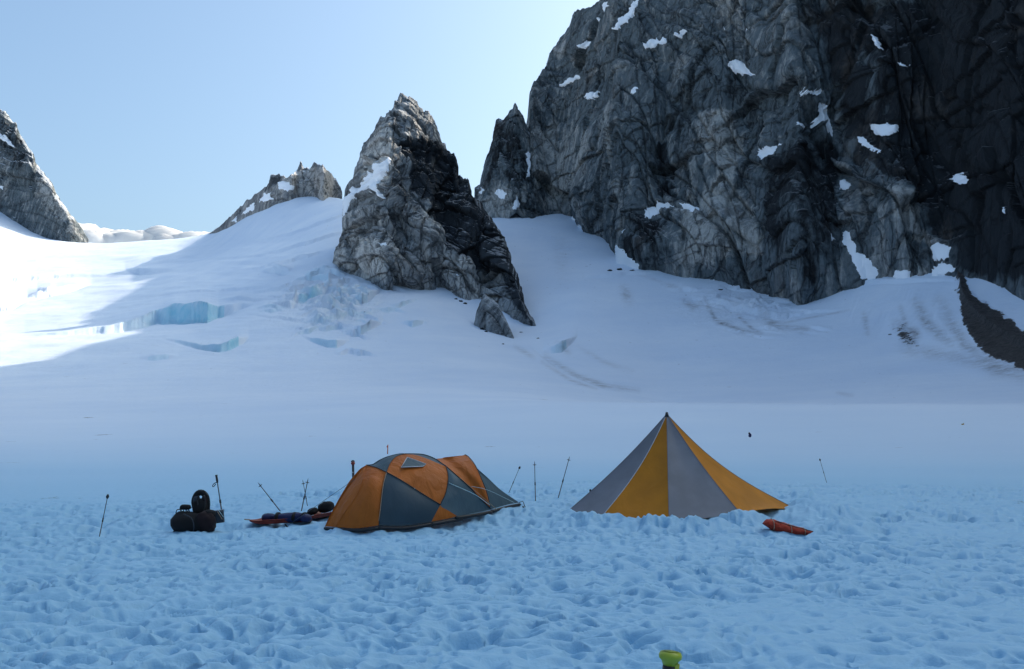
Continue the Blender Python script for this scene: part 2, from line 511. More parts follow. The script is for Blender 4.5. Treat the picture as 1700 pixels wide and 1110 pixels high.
def build_ground():
    FR = 0.50
    az = np.concatenate([np.linspace(-math.pi, -1.0, 24)[:-1], np.linspace(-1.0, -FR, 50)[:-1],
                         np.linspace(-FR, FR, 1480), np.linspace(FR, 1.0, 50)[1:], np.linspace(1.0, math.pi, 24)[1:]])
    nc = len(az)
    # near rows: by screen distance
    vv = np.concatenate([[9000, 4500, 3000, 2200, 1800, 1500, 1300, 1200], np.linspace(1150, 782, 560), ])
    rr = EYE * F / (vv - 720.0)
    rr = np.concatenate([[0.12], rr])
    nnear = len(rr)
    near_r = np.repeat(rr[:, None], nc, 1)
    # far rows
    S, te = profile(az)
    te = gauss1(te, 14, 1) * 0.0 + np.where(np.abs(az)[None] < 5, te, te)
    sm = te.copy()
    inn = slice(72, 72 + 1480)
    sm[:, 20:-20] = gauss1(te, 22, 1)[:, 20:-20]
    te = sm
    NF = 560
    far_lr = np.zeros((NF, nc)); far_te = np.zeros((NF, nc))
    for c in range(nc):
        w = np.maximum(np.diff(te[:, c]), 0) * F + 0.10 + np.abs(np.diff(te[:, c])) * F * 0.3
        cs = np.concatenate([[0], np.cumsum(w)])
        q = np.linspace(0, cs[-1], NF)
        far_lr[:, c] = np.interp(q, cs, S)
        far_te[:, c] = np.interp(far_lr[:, c], S, te[:, c])
    far_lr = gauss1(far_lr, 4, 1)
    for c in range(nc): far_te[:, c] = np.interp(far_lr[:, c], S, te[:, c])
    far_r = np.exp(far_lr)
    A = np.repeat(az[None], NF, 0)
    U, V = ang_to_uv(A, far_te)
    infr = sstep(0.8, 0.55, np.abs(A))
    d = np.zeros_like(U)                 # pixels of lift
    ice = np.zeros_like(U); dirt = np.zeros_like(U); rock = np.zeros_like(U); rough = np.zeros_like(U)
    X = far_r * np.sin(A); Y = far_r * np.cos(A)

    colmin = U.min(0); colmax = U.max(0)
    def cliff(pts, decay=30.0, trench=2.0, icew=None, sharp=1.0, wob=1.5, s=0):
        """pts: (u, v of the foot, height in pixels). The surface steps up at the foot line and eases back behind it."""
        nonlocal d, ice
        pu = np.array([p[0] for p in pts], float); pv = np.array([p[1] for p in pts], float); ph = np.array([p[2] for p in pts], float)
        if ph[0] == 0: pu[0] -= 14
        if ph[-1] == 0: pu[-1] += 14 if len(pts) < 9 else 45
        cc = np.where((colmax > pu[0] - 3) & (colmin < pu[-1] + 3))[0]
        if len(cc) == 0: return
        sl_ = slice(cc[0], cc[-1] + 1)
        U_, V_, A_ = U[:, sl_], V[:, sl_], infr[:, sl_]
        vf = np.interp(U_, pu, pv) + wob * vnoise2(U_ / 16.0, U_ * 0, 70 + s) + 0.25 * wob * vnoise2(U_ / 5.1, U_ * 0, 71 + s)
        hh = np.interp(U_, pu, ph, left=0, right=0) * (1 + 0.12 * vnoise2(U_ / 22.0, U_ * 0, 75 + s))
        b = vf - V_                                    # positive = beyond the foot line
        up = sstep(-0.2, sharp, b) * np.exp(-np.maximum(b - sharp, 0) / decay)
        tr = -trench * sstep(-5.0, -0.5, b) * (1 - sstep(-0.4, 0.4, b)) * np.clip(hh / 6.0, 0, 1)
        d[:, sl_] += (hh * up + tr) * A_
        if icew:
            iu = np.array([p[0] for p in icew], float); iw = np.array([p[1] for p in icew], float)
            if len(iu) == 1: iu = np.array([pu[0], iu[0], pu[-1]]); iw = np.array([0, iw[0], 0])
            w = np.interp(U_, iu, iw, left=0, right=0)
            ice[:, sl_] = np.maximum(ice[:, sl_], w * sstep(-1.6, -0.2, b) * (1 - sstep(sharp * 0.8, sharp + 0.8, b)))
    # --- big crevasse and the steps around it
    cliff([(55,556,0),(85,556,2),(150,551,5),(200,547,10),(262,536,19),(300,535,28),(345,533,29),(362,523,16),(376,505,0)], 34, 3,
          [(60,.1),(230,.25),(262,.6),(285,1),(345,1),(372,.8)], 1.3, .7, 1)
    cliff([(235,498,0),(330,497,3),(420,480,4),(445,478,0)], 14, 1, None, 1, 1, 2)
    cliff([(365,512,0),(400,504,5),(440,500,3),(448,500,0)], 14, 1, None, 1, 1, 3)
    cliff([(284,562,0),(300,568,3),(345,579,6),(362,581,9),(380,578,13),(394,571,12),(399,560,0)], 10, 3, [(290,.2),(350,.6),(380,1),(396,1)], 1.2, .8, 4)
    cliff([(245,597,0),(255,597,5),(275,596,4),(282,594,0)], 6, 2, [(245,.3),(280,.3)], 1, .6, 5)
    cliff([(420,490,0),(470,478,5),(520,470,4),(560,468,0)], 12, 1.5, None, 1, 1.5, 6)
    cliff([(495,505,0),(505,503,12),(525,500,14),(535,492,0)], 10, 3, [(495,.6),(515,1),(535,.4)], 1.2, 1, 7)
    cliff([(505,462,0),(520,465,6),(545,466,9),(560,460,0)], 10, 2, [(505,.4),(545,.5)], 1.2, 1, 8)
    cliff([(590,500,0),(600,505,14),(612,500,12),(620,480,0)], 12, 2, [(590,.4),(610,.4)], 1.2, 1, 9)
    cliff([(515,558,0),(525,568,5),(545,574,8),(558,574,9),(566,566,0)], 9, 3, [(515,.5),(560,.6)], 1.2, .8, 10)
    cliff([(588,556,0),(600,555,10),(614,545,14),(622,535,0)], 9, 2, [(590,.3),(615,.3)], 1.2, .8, 11)
    cliff([(420,520,0),(480,532,4),(560,535,3),(600,525,0)], 16, 1, None, 1, 1.5, 12)
    cliff([(400,452,0),(440,446,4),(500,430,5),(545,415,0)], 12, 1, None, 1, 1.2, 13)
    cliff([(380,432,0),(440,425,3),(500,408,5),(556,392,4),(570,385,0)], 10, 1, None, 1, 1.2, 14)
    cliff([(395,405,0),(450,398,3),(500,385,4),(560,362,3),(575,352,0)], 9, 1, None, 1, 1.2, 15)
    rnd = random.Random(3)
    for q in range(95):
        cu = rnd.gauss(560, 52); cv = rnd.gauss(505, 30) + (cu - 560) * .12
        if cv > 478 + 0.0 * cu and cu > 640 and cv < 500: continue
        wd = rnd.uniform(5, 22); hq = rnd.uniform(2, 8.5); sl = rnd.uniform(-.5, .5)
        cliff([(cu - wd, cv - sl * wd, 0), (cu - wd * .3, cv - sl * wd * .3 + rnd.uniform(-2, 3), hq), (cu + wd * .4, cv + sl * wd * .4 + rnd.uniform(-1, 3), hq * rnd.uniform(.5, 1.1)), (cu + wd, cv + sl * wd, 0)],
              rnd.uniform(3, 9), 2.5, [(cu, rnd.choice([0, .1, .35]))], 1, 2.6, 100 + q)
    # --- sunlit hollows on the left
    cliff([(-60,512,0),(0,512,8),(22,508,5),(30,500,0)], 12, 4, None, 1.2, .3, 16)
    cliff([(60,496,0),(66,494,8),(74,492,6),(78,485,0)], 8, 3, None, 1.2, .3, 17)
    cliff([(76,490,0),(84,489,9),(115,482,6),(138,474,0)], 12, 4, None, 1.2, .8, 18)
    cliff([(-60,470,4),(0,468,6),(90,462,5),(150,460,2),(200,461,0)], 9, 3, None, 1.2, .3, 19)
    cliff([(222,452,0),(232,456,7),(250,455,6),(285,450,0)], 10, 3, None, 1.2, .3, 20)
    # --- crescent hole, bergschrunds, debris on the right
    cliff([(915,582,0),(922,582,10),(934,580,16),(944,560,0)], 8, 3, [(915,.3),(940,.7)], 1.2, .6, 21)
    cliff([(985,462,0),(1000,460,6),(1060,453,3),(1100,452,0)], 8, 1, None, 1, 1.5, 22)
    cliff([(1165,500,0),(1190,505,6),(1240,520,8),(1290,532,6),(1340,520,3),(1400,515,0)], 14, 2, None, 1.2, 2, 23)
    cliff([(1190,540,0),(1215,550,3),(1265,562,3),(1290,563,0)], 6, 1, None, 1, 1, 24)
    cliff([(1410,470,0),(1450,470,5),(1540,466,4),(1590,466,0)], 10, 1.5, None, 1, 1, 25)
    # edge of the near swell over the bowl
    bw, tt, sd = seg_dist(U, V, [(880,575),(930,612),(1000,642),(1060,655),(1130,668)])
    d += -4.0 * np.where(sd < 0, np.exp(-bw / 10.0), np.exp(-bw / 1.5)) * (bw < 60) * infr * np.sin(np.clip(tt, 0, 1) * math.pi) ** .5
    # --- rough icefall
    m_if = np.exp(-(((U - 560) / 105) ** 2 + ((V - 505) / 52) ** 2) ** 1.3) * infr
    f1, f2, *_r = cells(X / 26, Y / 26, X * 0, 40)
    d += m_if * ((_r[3] - .5) * 2.2 + 2.0 * fbm2(X / 15, Y / 15, 4, 44))
    
    m_db = np.exp(-(((U - 1235) / 95) ** 2 + ((V - 507) / 34) ** 2) ** 1.5) * infr
    f1, f2, *_q = cells(X / 14, Y / 14, X * 0, 50)
    d += m_db * ((_q[3] - .5) * 3 + 2.5 * fbm2(X / 9, Y / 9, 4, 45))
    for q in range(40):
        cu = rnd.gauss(1235, 48); cv = 507 + (cu - 1235) * .22 + rnd.gauss(0, 14)
        wd = rnd.uniform(4, 14); hq = rnd.uniform(1.5, 5)
        cliff([(cu - wd, cv - .2 * wd, 0), (cu, cv + rnd.uniform(0, 3), hq), (cu + wd, cv + .2 * wd, 0)], rnd.uniform(3, 7), 2.5, None, 1, 2.2, 300 + q)
    rough = np.maximum(m_if, m_db)
    # --- dirt streaks
    def streak(pts, w, a):
        nonlocal dirt
        b, tt, _ = seg_dist(U, V, pts)
        dirt = np.maximum(dirt, a * np.exp(-(b / w) ** 2) * (0.4 + 0.6 * np.sin(np.clip(tt, 0.02, .98) * math.pi)) * infr)
    for pts, w, a in [
        ([(905,590),(960,622),(1005,638),(1060,646)], 4, .75), ([(900,600),(950,632),(990,645)], 3, .5), ([(960,575),(1000,600),(1050,615)], 4, .3),
        ([(1035,478),(1045,500)], 8, .7), ([(1135,500),(1150,510),(1165,505)], 6, .7), ([(1170,500),(1190,535),(1230,550),(1262,556)], 4, .9),
        ([(1225,525),(1250,548),(1265,555)], 3, .8), ([(1265,522),(1280,540),(1305,545)], 7, .8), ([(1280,540),(1340,548),(1330,552)], 5, .6),
        ([(1298,538),(1345,528),(1410,515)], 2, .6), ([(1100,470),(1130,480)], 5, .4), ([(930,380),(935,470)], 14, .18), ([(1060,455),(1110,470)],3,.3),
        ([(1495,510),(1505,545),(1500,570)], 5, .6), ([(1435,520),(1440,555)], 5, .6), ([(1490,540),(1520,555),(1510,575)], 8, 1.0),
        ([(1520,500),(1540,540),(1580,570)], 9, .8), ([(1560,500),(1600,570),(1640,600)], 10, .7), ([(1500,580),(1580,590),(1660,610)], 10, .5),
        ([(1390,652),(1415,656)], 3, .5), ([(925,572),(945,585)], 5, .5), ([(855,575),(885,592)], 4, .5), ([(1610,585),(1650,608),(1720,622)], 13, .9), ([(1630,560),(1640,600)], 8, .7),
        ([(590,330),(600,360),(570,400)], 4, .35), ([(100,360),(130,395)], 2, .5), ([(60,350),(110,385)], 2, .4)]:
        streak(pts, w, a)
    # --- dark band of rock on the right
    Uw = U + 9 * fbm2(U / 14, V / 14, 4, 401); Vw = V + 9 * fbm2(U / 14, V / 14, 4, 402)
    rk = poly_sd(Uw, Vw, [(1588,448),(1600,466),(1612,492),(1632,508),(1658,524),(1704,552),(1770,585),(1770,655),(1700,611),(1656,594),(1629,577),(1606,550),(1599,520),(1593,490)])
    rock = np.maximum(rock, sstep(-8, 5, rk) * infr)
    rk2 = poly_sd(U, V, [(1486,548),(1500,540),(1512,556),(1520,572),(1500,572)])
    rock = np.maximum(rock, 0.5 * sstep(-9, 6, rk2) * infr)
    for q in ([(800,545),(812,548),(806,553)],[(862,548),(872,550),(866,558)],[(893,560),(900,561),(896,566)],[(1010,451),(1022,447),(1055,451),(1058,456),(1010,456)]):
        pass
    bnd, tt, sd = seg_dist(U, V, [(1590,462),(1600,500),(1625,530),(1665,556),(1720,590)])
    d += 9 * np.where(sd < 0, np.exp(-bnd / 16), np.exp(-bnd / 2.0)) * infr * (V < 640)
    rough = np.maximum(rough, rock)
    d += rock * (3.0 * fbm2(X / 9, Y / 9, 5, 403, .6) + 1.5)
    # ribs in the snow cones
    rib = np.exp(-(((U - 1520) / 110) ** 2 + ((V - 520) / 48) ** 2) ** 2) * infr
    d += rib * 2.6 * fbm2((U + 0.55 * (V - 500)) / 17.0 + vnoise2(U / 40, V / 40, 82), V / 70.0, 3, 81)
    # gentle swells everywhere
    amp = np.clip((far_r - 60) / 400, 0, 1)
    sw = fbm2(X / 160, Y / 110, 4, 5) * 2.2 + fbm2(X / 30, Y / 22, 4, 6) * 0.5
    d += sw * amp * infr * (V < 640)
    d += 0.6 * fbm2(X / 14 + Y / 60, Y / 4.0, 4, 9) * np.exp(-((far_r - 85) / 75) ** 2) * infr
    lft = sstep(560, 420, U) * sstep(380, 420, V) * sstep(640, 600, V) * infr
    d += lft * 3.4 * fbm2(U / 90.0 + V / 60, V / 9.0 + U / 200, 3, 12)
    far_z = EYE + far_r * (far_te + d / F)
    # --- near field
    Xn = near_r * np.sin(az)[None]; Yn = near_r * np.cos(az)[None]
    zn = ground(Xn, Yn)
    Un, Vn = ang_to_uv(np.repeat(az[None], nnear, 0), (zn - EYE) / near_r)
    inf = sstep(0.62, 0.5, np.abs(az))[None]
    rn = np.hypot(Xn, Yn)
    wx = Xn + 0.16 * fbm2(Xn / .4, Yn / .4, 2, 91); wy = Yn + 0.16 * fbm2(Xn / .7, Yn / .7, 2, 92)
    a1, a2, hh1 = cells2(wx / 0.245, wy / 0.235, 21)
    b1, b2, hh2 = cells2(wx / 0.145 + 7, wy / 0.14, 22)
    e1, e2, hh3 = cells2(wx / 0.95 + 3, wy / 0.8, 24)
    patch = 0.72 + 0.75 * fbm2(Xn / 2.4, Yn / 1.8, 3, 23)
    cup = -0.10 * np.exp(-(a1 / .36) ** 2) * (0.25 + hh1) - 0.04 * np.exp(-(b1 / .36) ** 2) * (0.2 + hh2)
    cup += -0.11 * np.exp(-(e1 / .26) ** 2) * (hh3 > 0.76)
    cup += 0.022 * fbm2(Xn / .25, Yn / .2, 3, 25) + 0.085 * fbm2(Xn / 1.5, Yn / 0.8, 3, 26)
    left = sstep(-3.5, -7.5, Xn)
    fade = 1 - sstep(27.5 - 8 * left, 31 - 4 * left, rn)
    fade = 0.04 + 0.96 * fade * (1 - 0.35 * left * sstep(12, 18, rn))
    camp = sstep(1.0, 0.35, np.hypot((Xn + 1.9) / 2.2, (Yn - 18.2) / 1.6)) + sstep(1.0, .35, np.hypot((Xn - 2.9) / 2.0, (Yn - 18.5) / 1.6))
    zn = zn + (1.65 * cup * np.clip(patch, .2, 1.3) * fade + 0.03) * inf * (1 - 0.6 * np.clip(camp, 0, 1))
    # snow piled on the skirt of the pyramid tent, the trench and mounds beside it
    def mound(x, y, sx, sy, h, s, rt=0.0):
        c, q = math.cos(rt), math.sin(rt)
        dx = (Xn - x) * c + (Yn - y) * q; dy = -(Xn - x) * q + (Yn - y) * c
        g = np.exp(-((dx / sx) ** 2 + (dy / sy) ** 2) ** 1.4)
        return h * g * (1 + 0.55 * fbm2(Xn / 0.22, Yn / 0.22, 3, s))
    for (uu, v_, sx, sy, h) in BANKS:
        p = gp(uu, v_)
        zn = zn + mound(p.x, p.y, sx, sy, h, int(uu)) * inf
    near_z = zn
    P = np.zeros((nnear + NF, nc, 3))
    P[:nnear, :, 0] = Xn; P[:nnear, :, 1] = Yn; P[:nnear, :, 2] = near_z
    # blend the first far rows onto the last near height
    bl = sstep(45, 95, far_r)
    far_z = far_z * 1.0
    P[nnear:, :, 0] = X; P[nnear:, :, 1] = Y; P[nnear:, :, 2] = far_z
    zz = lambda a: np.concatenate([np.zeros((nnear, nc)), a], 0)
    at_ = dict(ice=zz(ice), dirt=zz(dirt), rock=zz(rock), rough=zz(rough), far=zz(sstep(60, 400, far_r)),
               shade_fade=np.concatenate([sstep(3.0, 5.8, np.log(near_r)), sstep(3.0, 5.8, np.log(far_r))], 0))
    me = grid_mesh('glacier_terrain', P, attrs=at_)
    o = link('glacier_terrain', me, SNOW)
    tag(o, 'snow covered glacier with a dimpled camp field and crevassed slopes rising behind', kind='structure')
    return o

BANKS = [  # u, v, half width x, half width y, height
    (1005, 868, .45, .25, .10), (1060, 876, .5, .28, .14), (1120, 880, .45, .3, .11), (1165, 876, .45, .3, .15), (1210, 870, .42, .3, .17),
    (1250, 866, .35, .28, .15), (960, 866, .4, .3, .06), (1345, 842, .5, .35, .16), (1385, 852, .5, .3, .12), (1400, 880, .5, .35, .10),
    (1280, 905, .5, .3, .06), (1290, 858, .42, .35, -.14), (1330, 826, .35, .4, .16), (1170, 905, .7, .4, .07), (1080, 905, .6, .4, .08),
    (590, 884, .6, .2, .05), (690, 878, .6, .2, .05), (790, 862, .6, .2, .06), (850, 852, .5, .3, .05)]
build_ground()

# ------------------------------------------------------------------ rock masses
RK = 0.30
def bricks(a, z, w, h, shear, s):
    """staggered joint blocks: random offset and tilt per block, straight edges; a along the face, z up"""
    q = (a + shear * z) / w
    q = q + 0.3 * vnoise2(q * .37 + 9, q * 0, s + 1) + .12 * vnoise2(q * .3, z / h * .5, s + 2)
    i = np.floor(q); fq = q - i
    zero = np.zeros_like(i)
    hh = _h(i, zero, zero, s); hs = _h(i, zero + 1, zero, s)
    t = z / (h * (.6 + .9 * hs)) + hh * 17.3 + (fq - .5) * 0.5 * (_h(i, zero + 2, zero, s) - .5)
    j = np.floor(t); ft = t - j
    r0 = _h(i, j, zero, s + 3); r1 = _h(i, j, zero, s + 4); r2 = _h(i, j, zero, s + 5)
    edge = np.minimum(np.minimum(fq, 1 - fq) * w, np.minimum(ft, 1 - ft) * h)
    return r0 - .5, (fq - .5) * (r1 - .5) * 2, (ft - .5) * (r2 - .62) * 2, edge
def smoothmax(a, b, k): return np.log(np.exp(a / k) + np.exp(b / k)) * k

def rock_mass(name, label, top, foot, mat, ncol, nrow, tanA=2.3, rfoot=None, round_=40.0, thick=(80, 1.5), disp=(), below=14,
              snow=(), tone=(), bumps=(), ledge=0.5, nback=14, jag=1.5, seed=0, rmax=1e9, blocks=((26, 70, .15, 2.6, .30), (11, 28, -.2, 1.4, .30), (5, 11, .1, .6, .25)), fl=1.6, back_h=None, extra=None, az_extra=None):
    """top, foot: traced outlines in photograph pixels turned into angles; the surface leans back from the foot, wraps over the crest and goes down behind"""
    ta, tt = uv_to_ang([p[0] for p in top], [p[1] for p in top])
    fa, ft = uv_to_ang([p[0] for p in foot], [p[1] for p in foot])
    az = np.linspace(ta[0], ta[-1], ncol)
    if az_extra is not None:
        az = np.concatenate([az, az_extra(az[-1])[1:]])
    te_t = np.interp(az, ta, tt); te_f = np.interp(az, fa, ft)
    if az_extra is not None:
        m = az > ta[-1]
        te_t[m], te_f[m] = extra(az[m], te_t[m], te_f[m])
    if jag:
        te_t = te_t + jag / F * (vnoise2(az * F / 6, az * 0, seed) + .6 * vnoise2(az * F / 2.5, az * 0, seed + 1) + 1.2 * vnoise2(az * F / 17, az * 0, seed + 2)) * np.clip((te_t - te_f) * F / 30, 0, 1)
    te_t = np.maximum(te_t, te_f + 1.0 / F)
    azf = np.clip(az, -0.6, 0.66)
    rf = glacier_r(azf, te_f) if rfoot is None else rfoot(az)
    rf = gauss1(np.minimum(rf, rmax(az) if callable(rmax) else rmax), 6, 0)
    nc = len(az)
    te_b = te_f - below / F
    s = np.linspace(0, 1, nrow)[:, None]
    te = te_b[None] + (te_t - te_b)[None] * s
    t_up = np.clip((te - te_f[None]) / (te_t - te_f)[None], 0, 1)
    r = rf[None] * (tanA - te_f[None]) / (tanA - te)
    # rounding towards the crest
    r = r + round_ * t_up ** 5 * np.clip((te_t - te_f)[None] * F / 60, 0.05, 1)
    A = np.repeat(az[None], nrow, 0)
    U, V = ang_to_uv(A, te)
    for (bu, bv, su, sv, amt) in bumps:           # amt metres towards the viewer
        r = r - amt * np.exp(-((U - bu) / su) ** 2 - ((V - bv) / sv) ** 2) * np.clip((te - te_f[None]) * F / 25, 0, 1)
    if back_h is None:
        th, drop = thick
        bt = np.linspace(0, 1, nback + 1)[1:, None]
        rb = r[-1][None] + th * bt
        zb = (te[-1] * r[-1])[None] - drop * th * bt ** 1.2
        zb = np.maximum(zb, (te_b * rf)[None] * 0.6)
        teb = zb / rb
    else:
        rb, teb = back_h(az, r[-1], te[-1])
    nb = rb.shape[0]
    Rr = np.concatenate([r, rb]); T = np.concatenate([te, teb]); A = np.repeat(az[None], nrow + nb, 0)
    P = np.stack([Rr * np.sin(A), Rr * np.cos(A), EYE + Rr * T], -1)
    U, V = ang_to_uv(A, T)
    U = np.concatenate([U[:nrow], np.repeat(U[nrow - 1:nrow], nb, 0)]); V = np.concatenate([V[:nrow], np.repeat(V[nrow - 1:nrow], nb, 0)])
    # normals of the base
    du = np.gradient(P, axis=1); dv = np.gradient(P, axis=0)
    nrm = np.cross(du, dv); nrm /= np.linalg.norm(nrm, axis=-1, keepdims=True) + 1e-9
    for ax in (0, 1):
        nrm = np.stack([gauss1(nrm[..., i], 3, ax) for i in range(3)], -1)
    nrm /= np.linalg.norm(nrm, axis=-1, keepdims=True) + 1e-9
    if nrm[nrow // 2, nc // 2, 1] > 0: nrm = -nrm
    D = np.zeros(U.shape); cell = np.full(U.shape, .5); crk = np.zeros(U.shape); Ds = np.zeros(U.shape)
    x, y, z = P[..., 0], P[..., 1], P[..., 2]
    wx = x + 4 * fbm(x / 50, y / 50, z / 50, 3, seed + 3); wy = y + 4 * fbm(x / 50, y / 50, z / 50, 3, seed + 4); wz = z + 4 * fbm(x / 50, y / 50, z / 50, 3, seed + 8)
    for (size, zst, off, tilt, sh) in disp:
        sx = wx + sh * wz; c = cells(sx / size, wy / size, wz / (size * zst), seed + int(size * 10))
        D += RK * off * (c[5] - .5) * 2 + RK * tilt * size * (c[2] * (c[6] - .5) + c[3] * (c[7] - .5) + c[4] * zst * (c[5] * c[6] * 2 - .5))
        D -= 0.05 * min(size, 40) * (1 - sstep(0.0, 0.10, c[1] - c[0]))
        cell = cell + (c[5] - .5) * 0.5
    al = A * float(np.mean(rf)) + 0.35 * Rr
    wa = al + 1.8 * fbm(x / 40, y / 40, z / 60, 4, seed + 21); wzz = z + 3 * fbm(x / 60, y / 60, z / 60, 3, seed + 22)
    for (w, h, shr, off, tlt) in blocks:
        o_, tx, tz, ed = bricks(wa, wzz, w, h, shr, seed + int(w * 7))
        D += off * 2 * o_ + tlt * w * tx + tlt * .55 * w * tz - 0.35 * off * (1 - sstep(0, 0.07 * w, ed))
        cell = cell + o_ * 0.45
        if w >= 10: crk = np.maximum(crk, (1 - sstep(0.0, max(0.05 * w, .9), ed)) * (.45 + .55 * (np.abs(o_) * 2)))
        if w < 10: Ds += off * 2 * o_ + tlt * w * tx
    D += 1.3 * fbm(x / 7, y / 7, z / 9, 4, seed + 6, .6)
    flute = 1 - np.abs(fbm((al + .15 * z) / 11, y * 0, z / 110, 3, seed + 7)) * 2.2
    D += fl * flute
    D -= np.mean(D[:nrow])
    ds, _t, _s = seg_dist(U, V, [tuple(p) for p in top])
    D *= 0.3 + 0.7 * sstep(0, 26, ds)
    D += Ds * (1 - sstep(8, 26, ds))
    D *= np.concatenate([np.clip(0.25 + t_up * 6, 0, 1) * (1 - .5 * t_up ** 6) * np.clip(.25 + (te_t - te_f)[None] * F / 160, 0, 1), np.ones((nb, nc)) * .7])
    snm = np.zeros(U.shape)
    un = U + 2.5 * vnoise2(U / 5, V / 5, 301) + 1.4 * vnoise2(U / 2.2, V / 2.2, 302)
    vn = V + 2.5 * vnoise2(U / 5, V / 5, 303) + 1.4 * vnoise2(U / 2.2, V / 2.2, 304)
    for poly in snow:
        snm = np.maximum(snm, sstep(-2.2, 2.2, poly_sd(un, vn, poly)))
    D = D * (1 - 0.6 * snm) + 1.5 * snm
    P = P + nrm * D[..., None]
    tn = np.full(U.shape, .5)
    un = U + 9 * fbm2(U / 24, V / 24, 3, 311); vn = V + 14 * fbm2(U / 24, V / 24, 3, 312)
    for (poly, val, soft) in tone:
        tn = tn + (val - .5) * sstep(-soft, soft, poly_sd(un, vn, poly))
    me = grid_mesh(name, P, smooth=False, attrs=dict(snow=snm, tone=np.clip(tn, 0, 1), cell=np.clip(cell, 0, 1), crk=crk, ledge=np.full(U.shape, ledge)))
    o = link(name, me, mat)
    return tag(o, label, kind='structure')

ROCK_A = rock_material('grey_granite', (0.035, 0.042, 0.050, 1), (0.29, 0.31, 0.32, 1), (0.58, 0.57, 0.54, 1), 1.0, (0.32, 0.28, 0.24, 1))
ROCK_B = rock_material('dark_granite', (0.018, 0.022, 0.026, 1), (0.130, 0.158, 0.172, 1), (0.44, 0.44, 0.42, 1), 0.9, (0.18, 0.155, 0.135, 1))
ROCK_C = rock_material('far_granite', (0.05, 0.055, 0.060, 1), (0.24, 0.25, 0.26, 1), (0.50, 0.48, 0.45, 1), 0.8, (0.22, 0.20, 0.18, 1))

# the central spire
spire_top = [(553,436),(556,415),(566,400),(570,375),(572,345),(569,318),(578,300),(590,272),(598,250),(612,228),(630,200),(640,190),(652,180),(655,166),(664,158),(674,157),(684,160),(692,170),(700,178),(716,190),(722,205),(734,232),(744,246),(756,252),(764,285),(778,292),(790,325),(806,352),(822,375),(838,405),(848,432),(858,460),(868,490),(878,512),(887,530),(890,542)]
spire_foot = [(553,438),(575,452),(600,462),(630,480),(645,484),(660,474),(690,478),(720,482),(733,474),(750,488),(775,500),(792,497),(806,500),(830,515),(852,532),(870,542),(890,543)]
rock_mass('mountain_spire', 'pointed grey granite spire with a right flank painted dark as shade rising from the snow', spire_top, spire_foot, ROCK_A, 420, 430,
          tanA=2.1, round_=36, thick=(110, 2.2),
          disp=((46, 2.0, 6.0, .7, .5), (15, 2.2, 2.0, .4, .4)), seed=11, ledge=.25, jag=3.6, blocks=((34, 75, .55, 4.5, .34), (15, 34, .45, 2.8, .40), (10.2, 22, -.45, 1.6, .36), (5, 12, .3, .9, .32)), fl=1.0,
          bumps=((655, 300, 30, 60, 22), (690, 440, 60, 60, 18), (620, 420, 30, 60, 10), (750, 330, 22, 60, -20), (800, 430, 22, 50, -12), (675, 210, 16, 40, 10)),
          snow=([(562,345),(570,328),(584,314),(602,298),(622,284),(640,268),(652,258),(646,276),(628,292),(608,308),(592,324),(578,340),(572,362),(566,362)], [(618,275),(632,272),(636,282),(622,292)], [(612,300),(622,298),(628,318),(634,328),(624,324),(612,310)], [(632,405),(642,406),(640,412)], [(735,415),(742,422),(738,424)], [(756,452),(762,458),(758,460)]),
          tone=(([(668,240),(700,225),(752,248),(768,290),(812,352),(852,440),(885,530),(868,520),(820,450),(790,440),(760,435),(735,420),(728,370),(712,330),(690,310)], .10, 7),  # shade on the right flank and light on the left face painted as tone
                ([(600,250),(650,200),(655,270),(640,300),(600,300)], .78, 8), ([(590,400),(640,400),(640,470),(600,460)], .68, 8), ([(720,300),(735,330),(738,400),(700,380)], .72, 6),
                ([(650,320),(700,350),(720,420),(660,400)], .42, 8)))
def boulders():
    rnd = random.Random(8)
    spots = [(800, 546, 4), (807, 550, 3), (866, 553, 5), (893, 562, 3), (1012, 451, 6), (1030, 449, 7), (1050, 451, 6), (835, 571, 2.5), (1196, 482, 5), (1212, 492, 4), (1478, 556, 4), (765, 500, 4), (757, 496, 3), (772, 504, 4)]
    names = ['small stone above the fin on the spire snow', 'tiny stone beside the fin foot', 'dark boulder between the fin and the spire tip', 'small stone at the very tip of the spire flank', 'leftmost boulder of the row under the wall tongue', 'middle boulder of the row under the wall tongue', 'right boulder of the row under the wall tongue', 'tiny stone low on the slope under the fin', 'boulder in the debris just under the wall foot', 'smaller boulder lower in the wall debris', 'dark stone on the dirty snow cone', 'stone at the snow edge under the spire middle', 'higher tiny stone at the snow edge under the spire', 'lower stone at the snow edge under the spire']
    for (u, v, sz), lb in zip(spots, names):
        az, te = uv_to_ang(u, v); r = float(glacier_r(np.array([float(az)]), np.array([float(te)]))[0]) - 1.5
        rad = sz * .5 * r / F * 1.3
        th = np.linspace(1e-3, math.pi - 1e-3, 12)[:, None]; ph = np.linspace(0, 2 * math.pi, 17)[None, :-1]
        x = np.sin(th) * np.cos(ph); y = np.sin(th) * np.sin(ph); z = np.cos(th) * np.ones_like(ph)
        q = rad * (1 + .45 * vnoise(x * 1.7 + u, y * 1.7, z * 1.7, 7))
        P = np.stack([x * q * 1.3, y * q, z * q * .8], -1)
        me = grid_mesh('boulder', P, closed_u=True, smooth=False, attrs=dict(tone=np.full(q.shape, .35), cell=np.full(q.shape, .5)))
        o = link('boulder', me, ROCK_B); o.location = (r * math.sin(az), r * math.cos(az), EYE + r * float(te))
        tag(o, lb, 'boulder', 'stones lying on the glacier below the cliffs')
boulders()
